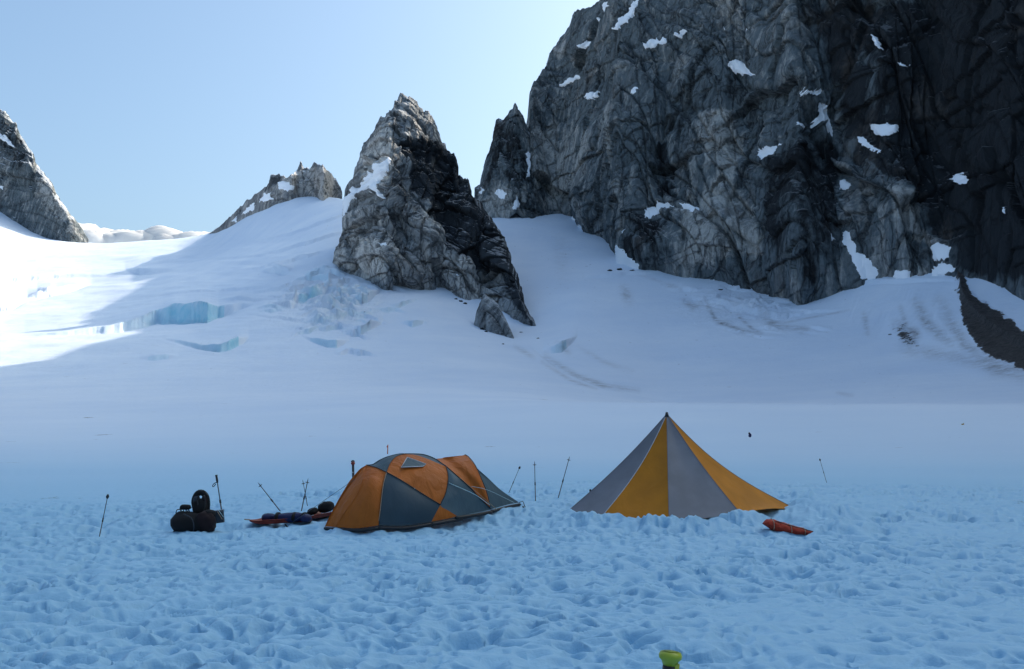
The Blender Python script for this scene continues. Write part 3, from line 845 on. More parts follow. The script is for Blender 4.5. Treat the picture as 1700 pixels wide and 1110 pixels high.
# the little fin below it
rock_mass('mountain_fin', 'small grey rock fin standing out of the snow below the spire', [(788,536),(791,515),(798,500),(803,487),(812,492),(828,503),(838,525),(846,542),(853,563)], [(788,539),(805,548),(830,556),(853,564)], ROCK_A, 60, 60,
          tanA=1.6, round_=10, thick=(30, 1.2), disp=((16, 1.3, 2.0, .5, 0), (6, 1.3, 1.0, .5, 0)), seed=51, ledge=.2, below=6, jag=.8)
# small ridge on the left of the spire
ridge_top = [(340,392),(352,384),(365,374),(378,362),(392,350),(402,340),(410,334),(424,322),(436,316),(446,306),(450,291),(462,290),(476,293),(486,288),(494,280),(498,272),(506,276),(514,283),(522,268),(530,272),(540,274),(552,288),(560,300),(566,312),(568,318)]
ridge_foot = [(340,393),(360,388),(385,374),(410,352),(430,334),(446,326),(465,332),(485,330),(500,322),(515,318),(525,326),(536,332),(548,322),(560,318),(568,320)]
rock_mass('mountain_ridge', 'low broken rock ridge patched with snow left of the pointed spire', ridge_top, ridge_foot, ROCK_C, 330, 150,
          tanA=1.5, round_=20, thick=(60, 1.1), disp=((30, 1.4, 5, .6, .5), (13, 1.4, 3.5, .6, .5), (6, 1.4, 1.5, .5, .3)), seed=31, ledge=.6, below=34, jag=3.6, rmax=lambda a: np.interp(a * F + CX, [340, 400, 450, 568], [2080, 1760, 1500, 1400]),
          snow=([(462,302),(474,300),(486,312),(478,320),(464,312)], [(440,322),(450,318),(452,330),(430,336)], [(415,340),(425,334),(420,350),(400,358)], [(385,366),(396,358),(392,370)]),
          tone=(([(515,275),(552,282),(566,322),(530,330)], .98, 5), ([(470,290),(515,280),(520,320),(480,320)], .68, 6), ([(448,290),(470,290),(465,300),(440,312)], .3, 3)))  # brightest slabs: sunlight painted into the rock tone
# peak cut off by the left edge of the picture
left_top = [(-420,-60),(-300,20),(-180,90),(-90,120),(-30,150),(0,178),(14,190),(25,202),(34,222),(44,240),(54,254),(64,272),(74,286),(84,300),(94,322),(104,338),(116,354),(128,368),(138,382),(147,397)]
left_foot = [(-420,330),(-200,330),(-60,320),(0,316),(20,322),(45,328),(68,334),(82,352),(100,372),(122,385),(147,399)]
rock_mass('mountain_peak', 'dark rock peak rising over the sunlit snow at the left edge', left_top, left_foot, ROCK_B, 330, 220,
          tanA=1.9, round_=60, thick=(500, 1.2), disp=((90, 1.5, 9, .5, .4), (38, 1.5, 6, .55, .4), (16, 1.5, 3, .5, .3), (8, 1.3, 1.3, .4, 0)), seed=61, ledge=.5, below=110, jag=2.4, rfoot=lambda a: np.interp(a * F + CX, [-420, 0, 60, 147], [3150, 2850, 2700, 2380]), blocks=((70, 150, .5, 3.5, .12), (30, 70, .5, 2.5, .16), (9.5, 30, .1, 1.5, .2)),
          snow=([(0,218),(10,226),(24,242),(14,240),(0,230)], [(-10,300),(6,312),(-10,318)]),
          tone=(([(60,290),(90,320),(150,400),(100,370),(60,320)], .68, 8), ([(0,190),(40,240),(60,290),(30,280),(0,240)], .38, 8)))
# pinnacle in the notch and the great wall
pin_top = [(788,312),(797,305),(800,290),(805,268),(812,248),(818,222),(824,200),(828,197),(836,200),(843,192),(846,184),(851,182),(855,171),(860,182),(868,194),(874,208),(880,222),(884,260),(890,300)]
pin_foot = [(788,350),(800,354),(812,358),(830,362),(845,352),(858,342),(868,352),(890,366)]
rock_mass('mountain_pinnacle', 'jagged dark pinnacle in the notch beside the great rock wall', pin_top, pin_foot, ROCK_B, 130, 260,
          tanA=2.6, round_=30, thick=(120, 2.0), disp=((34, 1.7, 4, .5, .1), (15, 1.6, 2.5, .5, .1), (7, 1.4, 1.2, .45, 0)), seed=71, ledge=.35, below=10, jag=1.4,
          snow=([(820,318),(832,314),(848,326),(838,332),(828,330)], [(800,312),(806,314),(800,322),(795,322)], [(876,170),(880,190),(879,230),(875,200)], [(876,252),(882,256),(880,292),(875,296)], [(858,325),(866,340),(852,350)]),
          tone=(([(815,200),(860,190),(880,300),(800,310)], .38, 8), ([(795,305),(880,300),(880,360),(795,360)], .62, 8)), rfoot=lambda a: glacier_r(a, te_of(a, 362.0)) + 0 * a)

wall_top = [(869,352),(871,338),(873,300),(876,240),(877,215),(879,195),(880,170),(879,155),(884,142),(892,128),(903,112),(910,100),(914,86),(922,76),(930,64),(938,52),(946,42),(950,28),(956,20),(966,15),(980,12),(990,4),(1004,-6),(1060,-8),(1092,-10),(1115,-26),(1140,-42),(1176,-58),(1243,-120),(1273,-146),(1321,-190),(1400,-285),(1500,-380),(1600,-480),(1750,-560)]  # crest above the view is shaped to place the shadow edge
wall_foot = [(869,356),(880,366),(895,360),(915,356),(935,358),(948,366),(960,374),(975,386),(990,392),(1005,398),(1018,412),(1020,440),(1035,438),(1060,450),(1100,450),(1130,458),(1150,462),(1180,464),(1200,470),(1230,480),(1262,490),(1290,497),(1318,504),(1330,512),(1345,504),(1370,494),(1400,482),(1425,478),(1440,464),(1500,464),(1560,460),(1590,462),(1600,468),(1625,466),(1645,472),(1670,486),(1700,500),(1760,520)]
def wall_shade_more(a, t, f):  # unseen wall added past the right edge to keep sun off the camp
    k = (a - a[0]) / (a[-1] - a[0])
    el = t[0] + (1.0 - t[0]) * sstep(0, .15, k) - 0.7 * sstep(.65, 1, k)
    return el, f * (1 - k) + 0.02
def wall_shade_back(az, rt, te):
    """unseen massif added behind the crest, its top shaped to shade the glacier"""
    b = np.linspace(0, 1, 25)[1:, None]
    rb = rt[None] + 1250 * b
    x = rb * np.sin(az)[None]; y = rb * np.cos(az)[None]
    ridge = np.interp(y, [300, 800, 959, 1313, 1475, 1632, 1750, 1833, 2100, 2500], [360, 400, 451, 640, 690, 735, 755, 795, 850, 900])
    z = ridge - 0.2 * np.maximum(x - 150, 0) - 0.55 * np.maximum(150 - x, 0)
    z = np.minimum(z, rb * (te[None] - 6 / F))
    z = np.minimum(z, (rt * te)[None] * (1 + 1.6 * b))
    z = z * (1 - sstep(.8, 1.0, b)) * (1 - sstep(.5, .7, az))[None] + (1 - b) * (rt * te)[None] * sstep(.5, .7, az)[None]
    return rb, z / rb
S = []
snows = [
 [(1016,48),(1022,36),(1034,22),(1046,8),(1056,0),(1060,2),(1050,18),(1040,34),(1026,46)], [(1000,8),(1010,2),(1008,10),(1000,18)], [(988,30),(994,27),(992,34)],
 [(926,138),(940,130),(958,124),(956,132),(940,138),(930,142)], [(961,76),(972,68),(980,64),(976,72),(964,80)], [(968,158),(980,154),(992,148),(990,160),(976,166),(972,160)],
 [(1066,66),(1080,66),(1106,62),(1106,70),(1088,74),(1070,72)], [(1118,56),(1132,46),(1136,48),(1124,58)], [(1048,152),(1058,146),(1060,150),(1052,158)],
 [(1208,100),(1220,97),(1240,104),(1252,118),(1267,130),(1250,127),(1232,122),(1216,112)], [(1240,54),(1252,50),(1246,58)], [(1197,34),(1202,36),(1198,40)],
 [(1260,250),(1275,252),(1290,247),(1306,238),(1304,246),(1292,258),(1280,268),(1268,264)], [(1330,152),(1345,158),(1354,158),(1348,168),(1338,164)], [(1325,204),(1342,206),(1340,212),(1326,210)],
 [(1346,180),(1360,186),(1376,192),(1386,214),(1390,233),(1378,224),(1362,212),(1350,210)], [(1447,208),(1470,204),(1490,205),(1486,218),(1470,226),(1454,222)],
 [(1426,226),(1440,230),(1452,244),(1464,252),(1466,255),(1450,250),(1432,240)], [(1442,54),(1450,58),(1456,76),(1446,70)], [(1490,104),(1500,108),(1510,115),(1500,113)],
 [(1584,288),(1600,288),(1618,294),(1612,304),(1602,307),(1590,298)], [(1396,300),(1404,296),(1412,308),(1406,316),(1397,312)], [(1660,340),(1668,346),(1670,354),(1664,350)],
 [(1070,352),(1082,344),(1100,340),(1122,344),(1106,350),(1090,356),(1078,366),(1070,366)], [(1134,342),(1146,340),(1160,344),(1158,360),(1148,352),(1136,350)],
 [(1370,390),(1378,390),(1388,400),(1380,402)], [(1403,386),(1414,384),(1424,410),(1426,418),(1450,432),(1461,450),(1458,462),(1430,466),(1422,446),(1416,424),(1406,404)],
 [(1483,450),(1510,448),(1512,462),(1500,466),(1484,462)], [(1545,410),(1560,404),(1578,410),(1578,428),(1562,434),(1546,426)], [(1545,444),(1566,436),(1590,446),(1570,456),(1545,462)],
 [(945,358),(958,356),(966,362),(950,368)], [(960,374),(974,374),(972,386),(960,384)], [(1030,384),(1040,380),(1036,390)], [(1022,405),(1040,420),(1062,440),(1060,450),(1020,446)],
 [(1180,464),(1192,464),(1190,472),(1180,470)]]
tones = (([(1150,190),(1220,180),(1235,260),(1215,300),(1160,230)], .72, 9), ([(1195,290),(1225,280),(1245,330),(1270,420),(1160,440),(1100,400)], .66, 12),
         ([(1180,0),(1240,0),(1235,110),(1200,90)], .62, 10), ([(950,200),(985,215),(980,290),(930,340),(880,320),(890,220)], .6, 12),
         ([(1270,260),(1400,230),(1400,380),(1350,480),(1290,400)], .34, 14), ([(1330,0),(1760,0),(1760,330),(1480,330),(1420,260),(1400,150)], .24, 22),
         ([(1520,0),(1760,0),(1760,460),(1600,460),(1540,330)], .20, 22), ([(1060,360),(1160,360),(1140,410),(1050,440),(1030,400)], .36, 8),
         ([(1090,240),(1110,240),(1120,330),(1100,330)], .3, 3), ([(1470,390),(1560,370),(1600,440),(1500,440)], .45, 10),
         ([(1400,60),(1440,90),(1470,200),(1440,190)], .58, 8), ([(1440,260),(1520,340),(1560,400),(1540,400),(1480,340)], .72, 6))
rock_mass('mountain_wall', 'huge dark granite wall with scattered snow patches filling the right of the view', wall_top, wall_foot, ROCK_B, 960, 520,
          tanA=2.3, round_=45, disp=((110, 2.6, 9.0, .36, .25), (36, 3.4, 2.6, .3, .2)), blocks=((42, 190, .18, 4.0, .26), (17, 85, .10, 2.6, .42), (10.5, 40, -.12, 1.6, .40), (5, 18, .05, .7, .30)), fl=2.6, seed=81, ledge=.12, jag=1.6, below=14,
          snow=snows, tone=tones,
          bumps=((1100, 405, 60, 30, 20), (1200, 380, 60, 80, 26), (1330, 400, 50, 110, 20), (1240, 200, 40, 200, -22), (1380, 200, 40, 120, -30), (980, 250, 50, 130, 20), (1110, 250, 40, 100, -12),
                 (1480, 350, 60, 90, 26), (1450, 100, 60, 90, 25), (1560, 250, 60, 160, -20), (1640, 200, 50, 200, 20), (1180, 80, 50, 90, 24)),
          back_h=wall_shade_back, extra=wall_shade_more, az_extra=lambda a: np.linspace(a, 1.9, 130))

def light_block_rim():
    """unseen rock rim added behind the camera to block low sky light"""
    az = np.linspace(R(100), R(318), 260); n = 46
    k = np.clip(np.minimum(az - az[0], az[-1] - az) / R(25), 0, 1)
    top = (260 + 60 * fbm2(az * 5, az * 0, 5, 501) + 50 * fbm2(az * 22, az * 0, 4, 502)) * (0.15 + .85 * k)
    s_ = np.linspace(0, 1, n)[:, None]
    r = 430 + 230 * s_; z = -3 + (top[None] + 3) * s_ ** 1.15
    A = az[None] + 0 * s_; x = r * np.sin(A); y = r * np.cos(A)
    o_, tx, tz, ed = bricks(A * 500 + 5 * fbm(x / 60, y / 60, z / 60, 3, 503), z, 40, 90, .3, 504)
    r = r + (o_ * 18 + 14 * tx) * s_ + 12 * fbm(x / 50, y / 50, z / 60, 5, 505)
    b = np.linspace(0, 1, 8)[1:, None]
    r = np.concatenate([r, r[-1:] + 260 * b]); z = np.concatenate([z, z[-1:] * (1 - b) - 5 * b])
    A = np.repeat(az[None], len(r), 0)
    P = np.stack([r * np.sin(A), r * np.cos(A), z], -1)
    me = grid_mesh('mountain_light_block', P, smooth=False, attrs=dict(tone=np.full(r.shape, .45), cell=np.full(r.shape, .5), ledge=np.full(r.shape, .5)))
    tag(link('mountain_light_block', me, ROCK_B), 'unseen dark rock rim added behind the viewpoint to block low sky light', kind='structure')
light_block_rim()

# ------------------------------------------------------------------ far clouds beyond the col
def cloud_bank():
    m, t, b = new_mat('cloud', 1.0)
    n = N(t); w = n.noise(n.coords(), 0.004, 5, .6)
    t.links.new(n.mix(w, (.95, .95, .96, 1), (.98, .98, .98, 1)), b.inputs['Base Color'])
    tr = n('BsdfTranslucent'); tr.inputs[0].default_value = (.95, .95, .95, 1)
    mx = n('MixShader', i_0=.62); t.links.new(b.outputs[0], mx.inputs[1]); t.links.new(tr.outputs[0], mx.inputs[2])
    t.links.new(mx.outputs[0], t.nodes['Material Output'].inputs[0])
    rnd = random.Random(5)
    V_, F_ = [], []
    th = np.linspace(0, math.pi, 17)[:, None]; ph = np.linspace(0, 2 * math.pi, 25)[None, :-1]
    tops = [(100,376),(140,372),(150,380),(176,380),(198,386),(215,388),(245,384),(266,381),(285,388),(300,392),(325,384),(345,390),(370,394)]
    blobs = []
    for k in range(150):
        u = rnd.uniform(85, 380); vt = np.interp(u, *zip(*tops))
        blobs.append((u, vt + abs(rnd.gauss(0, 1)) * 8 + 1, rnd.uniform(34, 85)))
    for (u, v, rad) in blobs:
        y = rnd.uniform(5600, 6200)
        c = at(u, v, y); c.z -= rad
        x = np.sin(th) * np.cos(ph); yy = np.sin(th) * np.sin(ph); z = np.cos(th) * np.ones_like(ph)
        q = rad * 1.25 * (1 + 0.22 * fbm(x * 1.9 + c.x, yy * 1.9 + c.y, z * 1.9, 4, 7, .55))
        P = np.stack([c.x + q * x * 1.5, c.y + q * yy, c.z + q * z], -1).reshape(-1, 3)
        o = len(V_); V_ += list(map(tuple, P)); nr, nc = 17, 24
        for i in range(nr - 1):
            for j in range(nc):
                F_.append((o + i * nc + j, o + (i + 1) * nc + j, o + (i + 1) * nc + (j + 1) % nc, o + i * nc + (j + 1) % nc))
    me = mesh_from('clouds', V_, F_, True)
    tag(link('clouds', me, m), 'white cumulus clouds low behind the sunlit snow col', kind='stuff')
cloud_bank()

# ------------------------------------------------------------------ camp
ORANGE = fabric('orange_nylon', (0.60, 0.155, 0.018, 1), .55, .22, .06, 5)
TGREY = fabric('grey_nylon', (0.075, 0.125, 0.15, 1), .55, .12, .025, 5)
DGREY = fabric('slate_nylon', (0.045, 0.075, 0.095, 1), .55, .08, .008, 6)
YELLOW = fabric('yellow_nylon', (0.60, 0.215, 0.010, 1), .6, .12, .02, 3)
SGREY = fabric('silver_nylon', (0.23, 0.23, 0.255, 1), .6, .10, .006, 3)
RED = plain('red_plastic', (0.32, 0.035, 0.014, 1), .45)
BLACK = plain('black_nylon', (0.004, 0.004, 0.005, 1), .9)
BLUE = fabric('blue_nylon', (0.012, 0.018, 0.075, 1), .6, 0, .02, 8)
STEEL = plain('grey_shaft', (0.10, 0.11, 0.13, 1), .45, .2)
DARKM = plain('black_plastic', (0.012, 0.013, 0.016, 1), .5)
CORD = plain('pale_cord', (0.50, 0.72, 0.76, 1), .7)
CORDO = plain('tan_cord', (0.45, 0.32, 0.22, 1), .7)
WHITE = plain('white_tape', (0.6, 0.62, 0.64, 1), .7)
LIME = plain('lime_plastic', (0.38, 0.46, 0.03, 1), .35)
BOXG = plain('grey_cloth', (0.035, 0.045, 0.06, 1), .8)
OFLAG = plain('orange_plastic', (0.75, 0.16, 0.05, 1), .6)
YFLAG = plain('ochre_cloth', (0.50, 0.33, 0.06, 1), .8)
MAROON = plain('maroon_cloth', (0.014, 0.004, 0.005, 1), .9)

def resample(pts, n):
    pts = [Vector(p) for p in pts]
    L = [0.0]
    for a, b in zip(pts, pts[1:]): L.append(L[-1] + (b - a).length)
    out = []
    for i in range(n):
        t = L[-1] * i / (n - 1)
        k = 0
        while k < len(L) - 2 and L[k + 1] < t: k += 1
        s = (t - L[k]) / max(L[k + 1] - L[k], 1e-9)
        out.append(pts[k].lerp(pts[k + 1], s))
    return out
def smooth_line(pts, n):
    """Catmull-Rom through points, evenly resampled"""
    pts = [Vector(p) for p in pts]
    if len(pts) < 3: return resample(pts, n)
    q = [pts[0] * 2 - pts[1]] + pts + [pts[-1] * 2 - pts[-2]]
    fine = []
    for i in range(1, len(q) - 2):
        for k in range(8):
            t = k / 8
            a, b, c, d = q[i - 1], q[i], q[i + 1], q[i + 2]
            fine.append(0.5 * ((2 * b) + (c - a) * t + (2 * a - 5 * b + 4 * c - d) * t * t + (3 * b - a - 3 * c + d) * t ** 3))
    fine.append(pts[-1])
    return resample(fine, n)
def coons(bot, top, left, right, n=14, m=14, bulge=0.0, bn=None, ridge=None):
    b = smooth_line(bot, n) if len(bot) > 1 else [Vector(bot[0])] * n
    t = smooth_line(top, n) if len(top) > 1 else [Vector(top[0])] * n
    l = smooth_line(left, m); r = smooth_line(right, m)
    G = []
    for j in range(m):
        v = j / (m - 1); row = []
        for i in range(n):
            u = i / (n - 1)
            p = b[i] * (1 - v) + t[i] * v + l[j] * (1 - u) + r[j] * u - (b[0] * (1 - u) * (1 - v) + b[-1] * u * (1 - v) + t[0] * (1 - u) * v + t[-1] * u * v)
            if bn is not None: p = p + bn * bulge * math.sin(math.pi * u) * math.sin(math.pi * v)
            row.append(p)
        G.append(row)
    return G

def dome_tent():
    L0 = Vector((-3.12, 16.75, 0)); R0 = Vector((0.13, 19.0, 0))
    ax = (R0 - L0); ax.z = 0; ax.normalize(); nn = Vector((ax.y, -ax.x, 0))
    root = empty('dome_tent', (-1.6, 17.9, 0.1), 'orange and slate grey expedition dome tent pitched left of the yellow pyramid tent', 'tent')
    base = [(530,874),(540,874),(630,873),(716,867),(758,857),(814,845),(862,834),(870,833)]
    sky_ = [(530,874),(540,873),(567,825),(586,798),(600,779),(608,772),(620,771),(640,762),(660,755),(672,753),(700,755),(720,759),(733,761),(750,757),(771,755),(783,763),(800,777),(830,806),(862,834),(870,834)]
    wid = [(530,0),(541,0.02),(560,.32),(600,.72),(640,.92),(700,1.02),(760,1.02),(800,.85),(815,.70),(840,.38),(862,0.02),(870,0)]
    def P(u, v, t=None):
        vb = np.interp(u, *zip(*base)); vs = np.interp(u, *zip(*sky_)); w = np.interp(u, *zip(*wid))
        if t is None:
            h = min(max((vb - v) / max(vb - vs, 1e-3), 0), 1)
            t = w * math.sqrt(max(1 - h ** 1.7, 0))
        o = Vector((0, 0, EYE)); d = ray(u, v)
        q = L0 + nn * float(t)
        s = (q - o).dot(nn) / d.dot(nn)
        return o + d * s
    def Q(x, y, t=None): return P(530 + x / 4.857, 730 + y / 4.857, t)
    def C(pts): return [Q(*p) for p in pts]
    outn = (nn * .8 + Vector((0, 0, .6))).normalized()
    sil1 = [(48,697),(100,612),(180,465),(270,335),(340,243),(378,205)]
    crease = [(135,702),(195,600),(255,520),(320,410),(352,320),(378,205)]
    cd = [(480,690),(492,560),(505,430),(520,345),(540,262)]
    seam1 = [(378,205),(460,225),(540,262)]
    ce = [(540,262),(650,322),(755,388),(860,455),(975,525)]
    arcCG = [(540,262),(570,190),(620,135),(690,114)]
    arcEH = [(975,525),(1015,440),(1033,360),(1038,290),(1022,215)]
    seamGH = [(690,114),(780,122),(860,148),(950,185),(1022,215)]
    skyGH = [(690,114),(760,114),(840,120),(920,148),(985,190),(1022,215)]
    seamHI = [(1385,560),(1300,478),(1220,392),(1130,310),(1022,215)]
    hoop = [(1378,548),(1350,430),(1312,330),(1255,205),(1200,135),(1172,121)]
    backR = [(1612,505),(1530,450),(1450,392),(1345,292),(1272,228),(1215,150),(1172,121)]
    panels = [
        ('vestibule_panel', ORANGE, coons(C([(48,697),(90,700),(135,702)]), [Q(378,205)], C(sil1), C(crease), 10, 22, .05, outn)),
        ('vestibule_panel', ORANGE, coons(C([(135,702),(300,712),(480,690)]), C(seam1), C(crease), C(cd), 16, 22, .07, outn)),
        ('side_panel', DGREY, coons(C([(480,690),(700,690),(905,660)]), C(ce), C(cd), C([(905,660),(935,600),(975,525)]), 22, 16, .04, outn)),
        ('skirt_panel', ORANGE, coons(C([(905,660),(1030,636),(1115,616)]), [Q(975,525)], C([(905,660),(935,600),(975,525)]), C([(1115,616),(1050,575),(975,525)]), 10, 10, .0, outn)),
        ('roof_panel', ORANGE, coons(C(ce), C(seamGH), C(arcCG), C(arcEH), 26, 22, .06, outn)),
        ('roof_panel', TGREY, coons(C(seam1), [Q(690,114)], C([(378,205),(430,200),(500,160),(570,132),(640,116),(690,114)]), C(arcCG), 14, 16, .03, outn)),
        ('roof_panel', TGREY, coons(C(seamGH), C(skyGH), [Q(690,114), Q(690,114)], [Q(1022,215), Q(1022,215)], 22, 5)),
        ('side_panel', TGREY, coons(C([(1115,616),(1250,590),(1385,560)]), [Q(1022,215)], C([(1115,616),(1045,572),(975,525),(1015,440),(1033,360),(1038,290),(1022,215)]), C(seamHI), 16, 24, .03, outn)),
        ('vestibule_panel', ORANGE, coons([Q(1385,560), Q(1378,548)], C([(950,152),(985,148),(1080,140),(1172,121)]), C([(1385,560),(1300,478),(1220,392),(1130,310),(1022,215),(950,152)]), C(hoop), 18, 26, .07, outn)),
        ('vestibule_panel', TGREY, coons(C([(1385,558),(1500,528),(1612,507)]), [Q(1172,121)], C([(1385,558)] + hoop[1:]), C(backR), 16, 24, -.03, outn)),
    ]
    for nm, m, G in panels:
        MB().grid(G).build(nm, m, root, True)
    # far side of the tent, the same hoops seen from behind
    for q, (nm, m, G) in enumerate(panels):
        fac = 1.05 if q < 2 else (1.25 if q in (2, 4, 5) else 1.5)
        H = []
        for row in G:
            H.append([p - nn * (max((p - L0).dot(nn), 0) * fac + .004) + Vector((0, 0, -.006)) for p in row])
        MB().grid(H).build('far_panel', m, root, True)
    # window
    W = C([(705,150),(855,205),(830,222),(655,230)])
    off = outn * .035 + Vector((0, -.02, 0))
    W = [p + off for p in W]
    mb = MB(); mb.add(W, [(0, 1, 2, 3)]); wi = mb.build('window', TGREY, root, True, False)
    c = sum(W, Vector()) / 4
    mb = MB(); mb.tube(W + [W[0]], .009, 6); mb.build('window_trim', WHITE, root, True)
    # pole sleeves and seams
    for pts, m, r_ in ((cd, DARKM, .012), (seam1, DARKM, .010), (ce, DARKM, .012), (arcCG, DARKM, .009), (arcEH, DARKM, .010), (skyGH, DGREY, .012), (seamHI, DARKM, .012), (hoop, DARKM, .010), (sil1, ORANGE, .008), (crease, ORANGE, .006), ([(378,205),(430,200),(500,160),(570,132),(640,116),(690,114)], DGREY, .012)):
        ln = [p + outn * .010 for p in smooth_line(C(pts), 24)]
        mb = MB(); mb.tube(ln, r_ * .62, 6); mb.build('pole_sleeve', m, root, True)
    zp = [p + outn * .03 for p in smooth_line(C([(475,660),(488,560),(502,430),(517,345),(536,275)]), 14)]
    mb = MB(); mb.tube(zp, .006, 5); mb.build('webbing', CORDO, root, True)
    # dark mud skirt along the ground
    for pts in ([(48,697),(120,704),(240,712),(360,708),(480,692)], [(480,692),(700,692),(905,662)], [(905,662),(1030,640),(1150,622)], [(1100,612),(1250,592),(1390,566)], [(1390,562),(1500,530),(1615,506)]):
        ln = smooth_line(C(pts), 16)
        mb = MB(); mb.tube([p + Vector((0, -.01, -.035)) for p in ln], .030, 8); mb.build('ground_skirt', DARKM, root, True)
    # guy lines and pegs
    def guy(a, b, mid=None, m=CORD, r_=.006):
        pts = [a, b] if mid is None else smooth_line([a, mid, b], 8)
        MB().tube(pts, r_, 5).build('guy_line', m, root, True)
    off2 = -nn * 0 + outn * .02
    guy(Q(765,395) + off2, gp(714.5, 868) + Vector((0, 0, .03)), None)
    guy(Q(1040,352) + off2, Q(1350,556) + outn * .12, Q(1222,468) + outn * .12)
    guy(Q(1130,312) + off2, Q(1395,570) + outn * .05 + nn * .1, None, CORDO, .006)
    guy(Q(1225,380) + off2, Q(1560,520) + outn * .06, Q(1340,430) + outn * .10, CORD, .004)
    guy(Q(290,318) + off2, gp(478, 872), None, STEEL, .0035)
    for (u, v) in ((478, 872), (872, 842), (830, 853), (541, 876)):
        p = gp(u, v); MB().tube([p + Vector((-.05, 0, .02)), p + Vector((.03, 0, -.06))], .012, 6).build('tent_peg', DARKM, root, True)
    MB().tube([Q(1612,505), gp(868, 836) + Vector((0, 0, .05)), gp(872, 842)], .007, 5).build('peg_loop', DARKM, root, True)
dome_tent()

def pyramid_tent():
    root = empty('pyramid_tent', (2.86, 18.4, .2), 'pyramid shaped tent of yellow and grey panels with snow piled on its skirt', 'tent')
    apex = at(1107, 687, 18.35)
    b = [at(941, 850, 18.3), at(999, 857, 17.45), at(1111, 868, 16.95), at(1229, 852, 17.35), at(1324, 846, 18.9)]
    b += [Vector((3.9, 20.3, .28)), Vector((2.6, 20.5, .28)), Vector((1.5, 19.6, .28))]
    inw = Vector((apex.x, apex.y, 0))
    sags = [.05, .10, .03, .04, .17, .1, .06, .06]
    def seam(i, n=16):
        out = []
        for k in range(n):
            t = k / (n - 1); p = b[i].lerp(apex, t)
            pull = (Vector((apex.x, apex.y, 0)) - Vector((p.x, p.y, 0)))
            p = p + (pull.normalized() if pull.length > 1e-6 else Vector()) * sags[i] * math.sin(math.pi * t) * 1.0 - Vector((0, 0, sags[i] * .55 * math.sin(math.pi * t)))
            out.append(p)
        return out
    cols = [SGREY, YELLOW, SGREY, YELLOW, SGREY, YELLOW, SGREY, YELLOW]
    c0 = Vector((apex.x, apex.y, .3))
    for i in range(8):
        j = (i + 1) % 8
        A, B = seam(i), seam(j)
        G = []
        m = 14
        for k in range(len(A)):
            row = []
            for q in range(m):
                s = q / (m - 1); p = A[k].lerp(B[k], s)
                out = (p - c0); out.z = 0; out = out.normalized() if out.length > 1e-6 else out
                t = k / (len(A) - 1)
                p = p - out * .05 * math.sin(math.pi * s) * math.sin(math.pi * min(t * 1.0, 1))
                if k == 0: p = p + Vector((0, 0, (.05 if i == 3 else .0) * math.sin(math.pi * s)))
                row.append(p)
            G.append(row)
        mat = cols[i]
        MB().grid(G).build('tent_panel', mat, root, True)
    for i in range(8):
        MB().tube([p for p in seam(i)], .008, 5).build('seam_tape', WHITE if i == 1 else SGREY, root, True)
    MB().tube([apex + Vector((0, 0, -.06)), apex + Vector((0, 0, .035))], [.045, .02], 8).build('peak_cap', DARKM, root, True)
    MB().tube([Vector((apex.x, apex.y, .2)), apex], .02, 8).build('centre_pole', STEEL, root, True)
    # pegs and guy strap
    for a, v in ((b[3], (1238, 858)), (b[4], (1327, 845)), (b[1], (992, 855))):
        p = at(v[0], v[1], a.y - .1)
        MB().tube([a, p], .014, 6).build('peg_strap', DARKM, root, True)
    sk = [b[1].lerp(b[2], t) + Vector((0, -.02, -.01)) for t in (0, .12, .25)]
    MB().tube(sk, .02, 6).build('ground_skirt', DARKM, root, True)
pyramid_tent()

def ski_pole(u0, v0, u1, v1, y, label, head='basket', group='ski poles standing in the snow', rad=.008, name='ski_pole', lean=0.0):
    """top pixel, bottom pixel, depth"""
    b = at(u1, v1, y); t = at(u0, v0, y + lean)
    root = empty(name, b, label, 'ski pole', group)
    d = (t - b).normalized()
    down = b - d * .35
    # shaft in two sections with a collar
    m_ = b.lerp(t, .45)
    s = MB(); s.tube([down, m_], rad * 1.15, 8); s.tube([m_, t], rad * .9, 8); s.build('shaft', STEEL, root, True)
    MB().tube([m_ - d * .03, m_ + d * .03], rad * 1.6, 8).build('collar', DARKM, root, True)
    if head == 'basket':
        a = d.orthogonal().normalized(); c = d.cross(a)
        k = MB()
        base = t - d * .04
        vs = []; n = 12
        for i in range(n):
            q = 2 * math.pi * i / n
            rr = .046 * (1 if i % 2 else .82)
            vs.append(base + (a * math.cos(q) + c * math.sin(q)) * rr)
        k.add([base + d * .012, base - d * .012] + vs, [(0, 2 + i, 2 + (i + 1) % n) for i in range(n)] + [(1, 2 + (i + 1) % n, 2 + i) for i in range(n)])
        k.build('basket', DARKM, root, True, False)
        MB().tube([t, t + d * .035], [.005, .002], 6).build('tip', STEEL, root, True)
    elif head == 'grip':
        MB().tube([t - d * .14, t - d * .10, t - d * .03, t], [.017, .021, .019, .024], 10).build('grip', DARKM, root, True)
        st = [t - d * .13, t - d * .15 + Vector((-.05, -.01, .0)), t - d * .19 + Vector((-.09, -.01, 0)), t - d * .20 + Vector((-.075, -.01, -.01)), t - d * .16 + Vector((-.03, 0, 0))]
        MB().tube(smooth_line(st, 14), .008, 5).build('strap', DARKM, root, True)
    elif head == 'knob':
        MB().tube([t - d * .05, t - d * .02, t + d * .015], [.012, .026, .012], 8).build('grip', DARKM, root, True)
    return root
def yv(v): return gp(850, v).y
ski_pole(179, 822, 164, 896, gp(164, 896).y, 'thin ski pole leaning right alone in snow, leftmost in the photo', 'knob', rad=.007)
ski_pole(359, 788, 371, 868, gp(371, 868).y + .3, 'ski pole with black grip and dangling strap beside the backpack pile', 'grip', rad=.011)
ski_pole(430, 803, 469, 853, 18.3, 'ski pole tilted steeply left behind the blue bag on the sled', rad=.009)
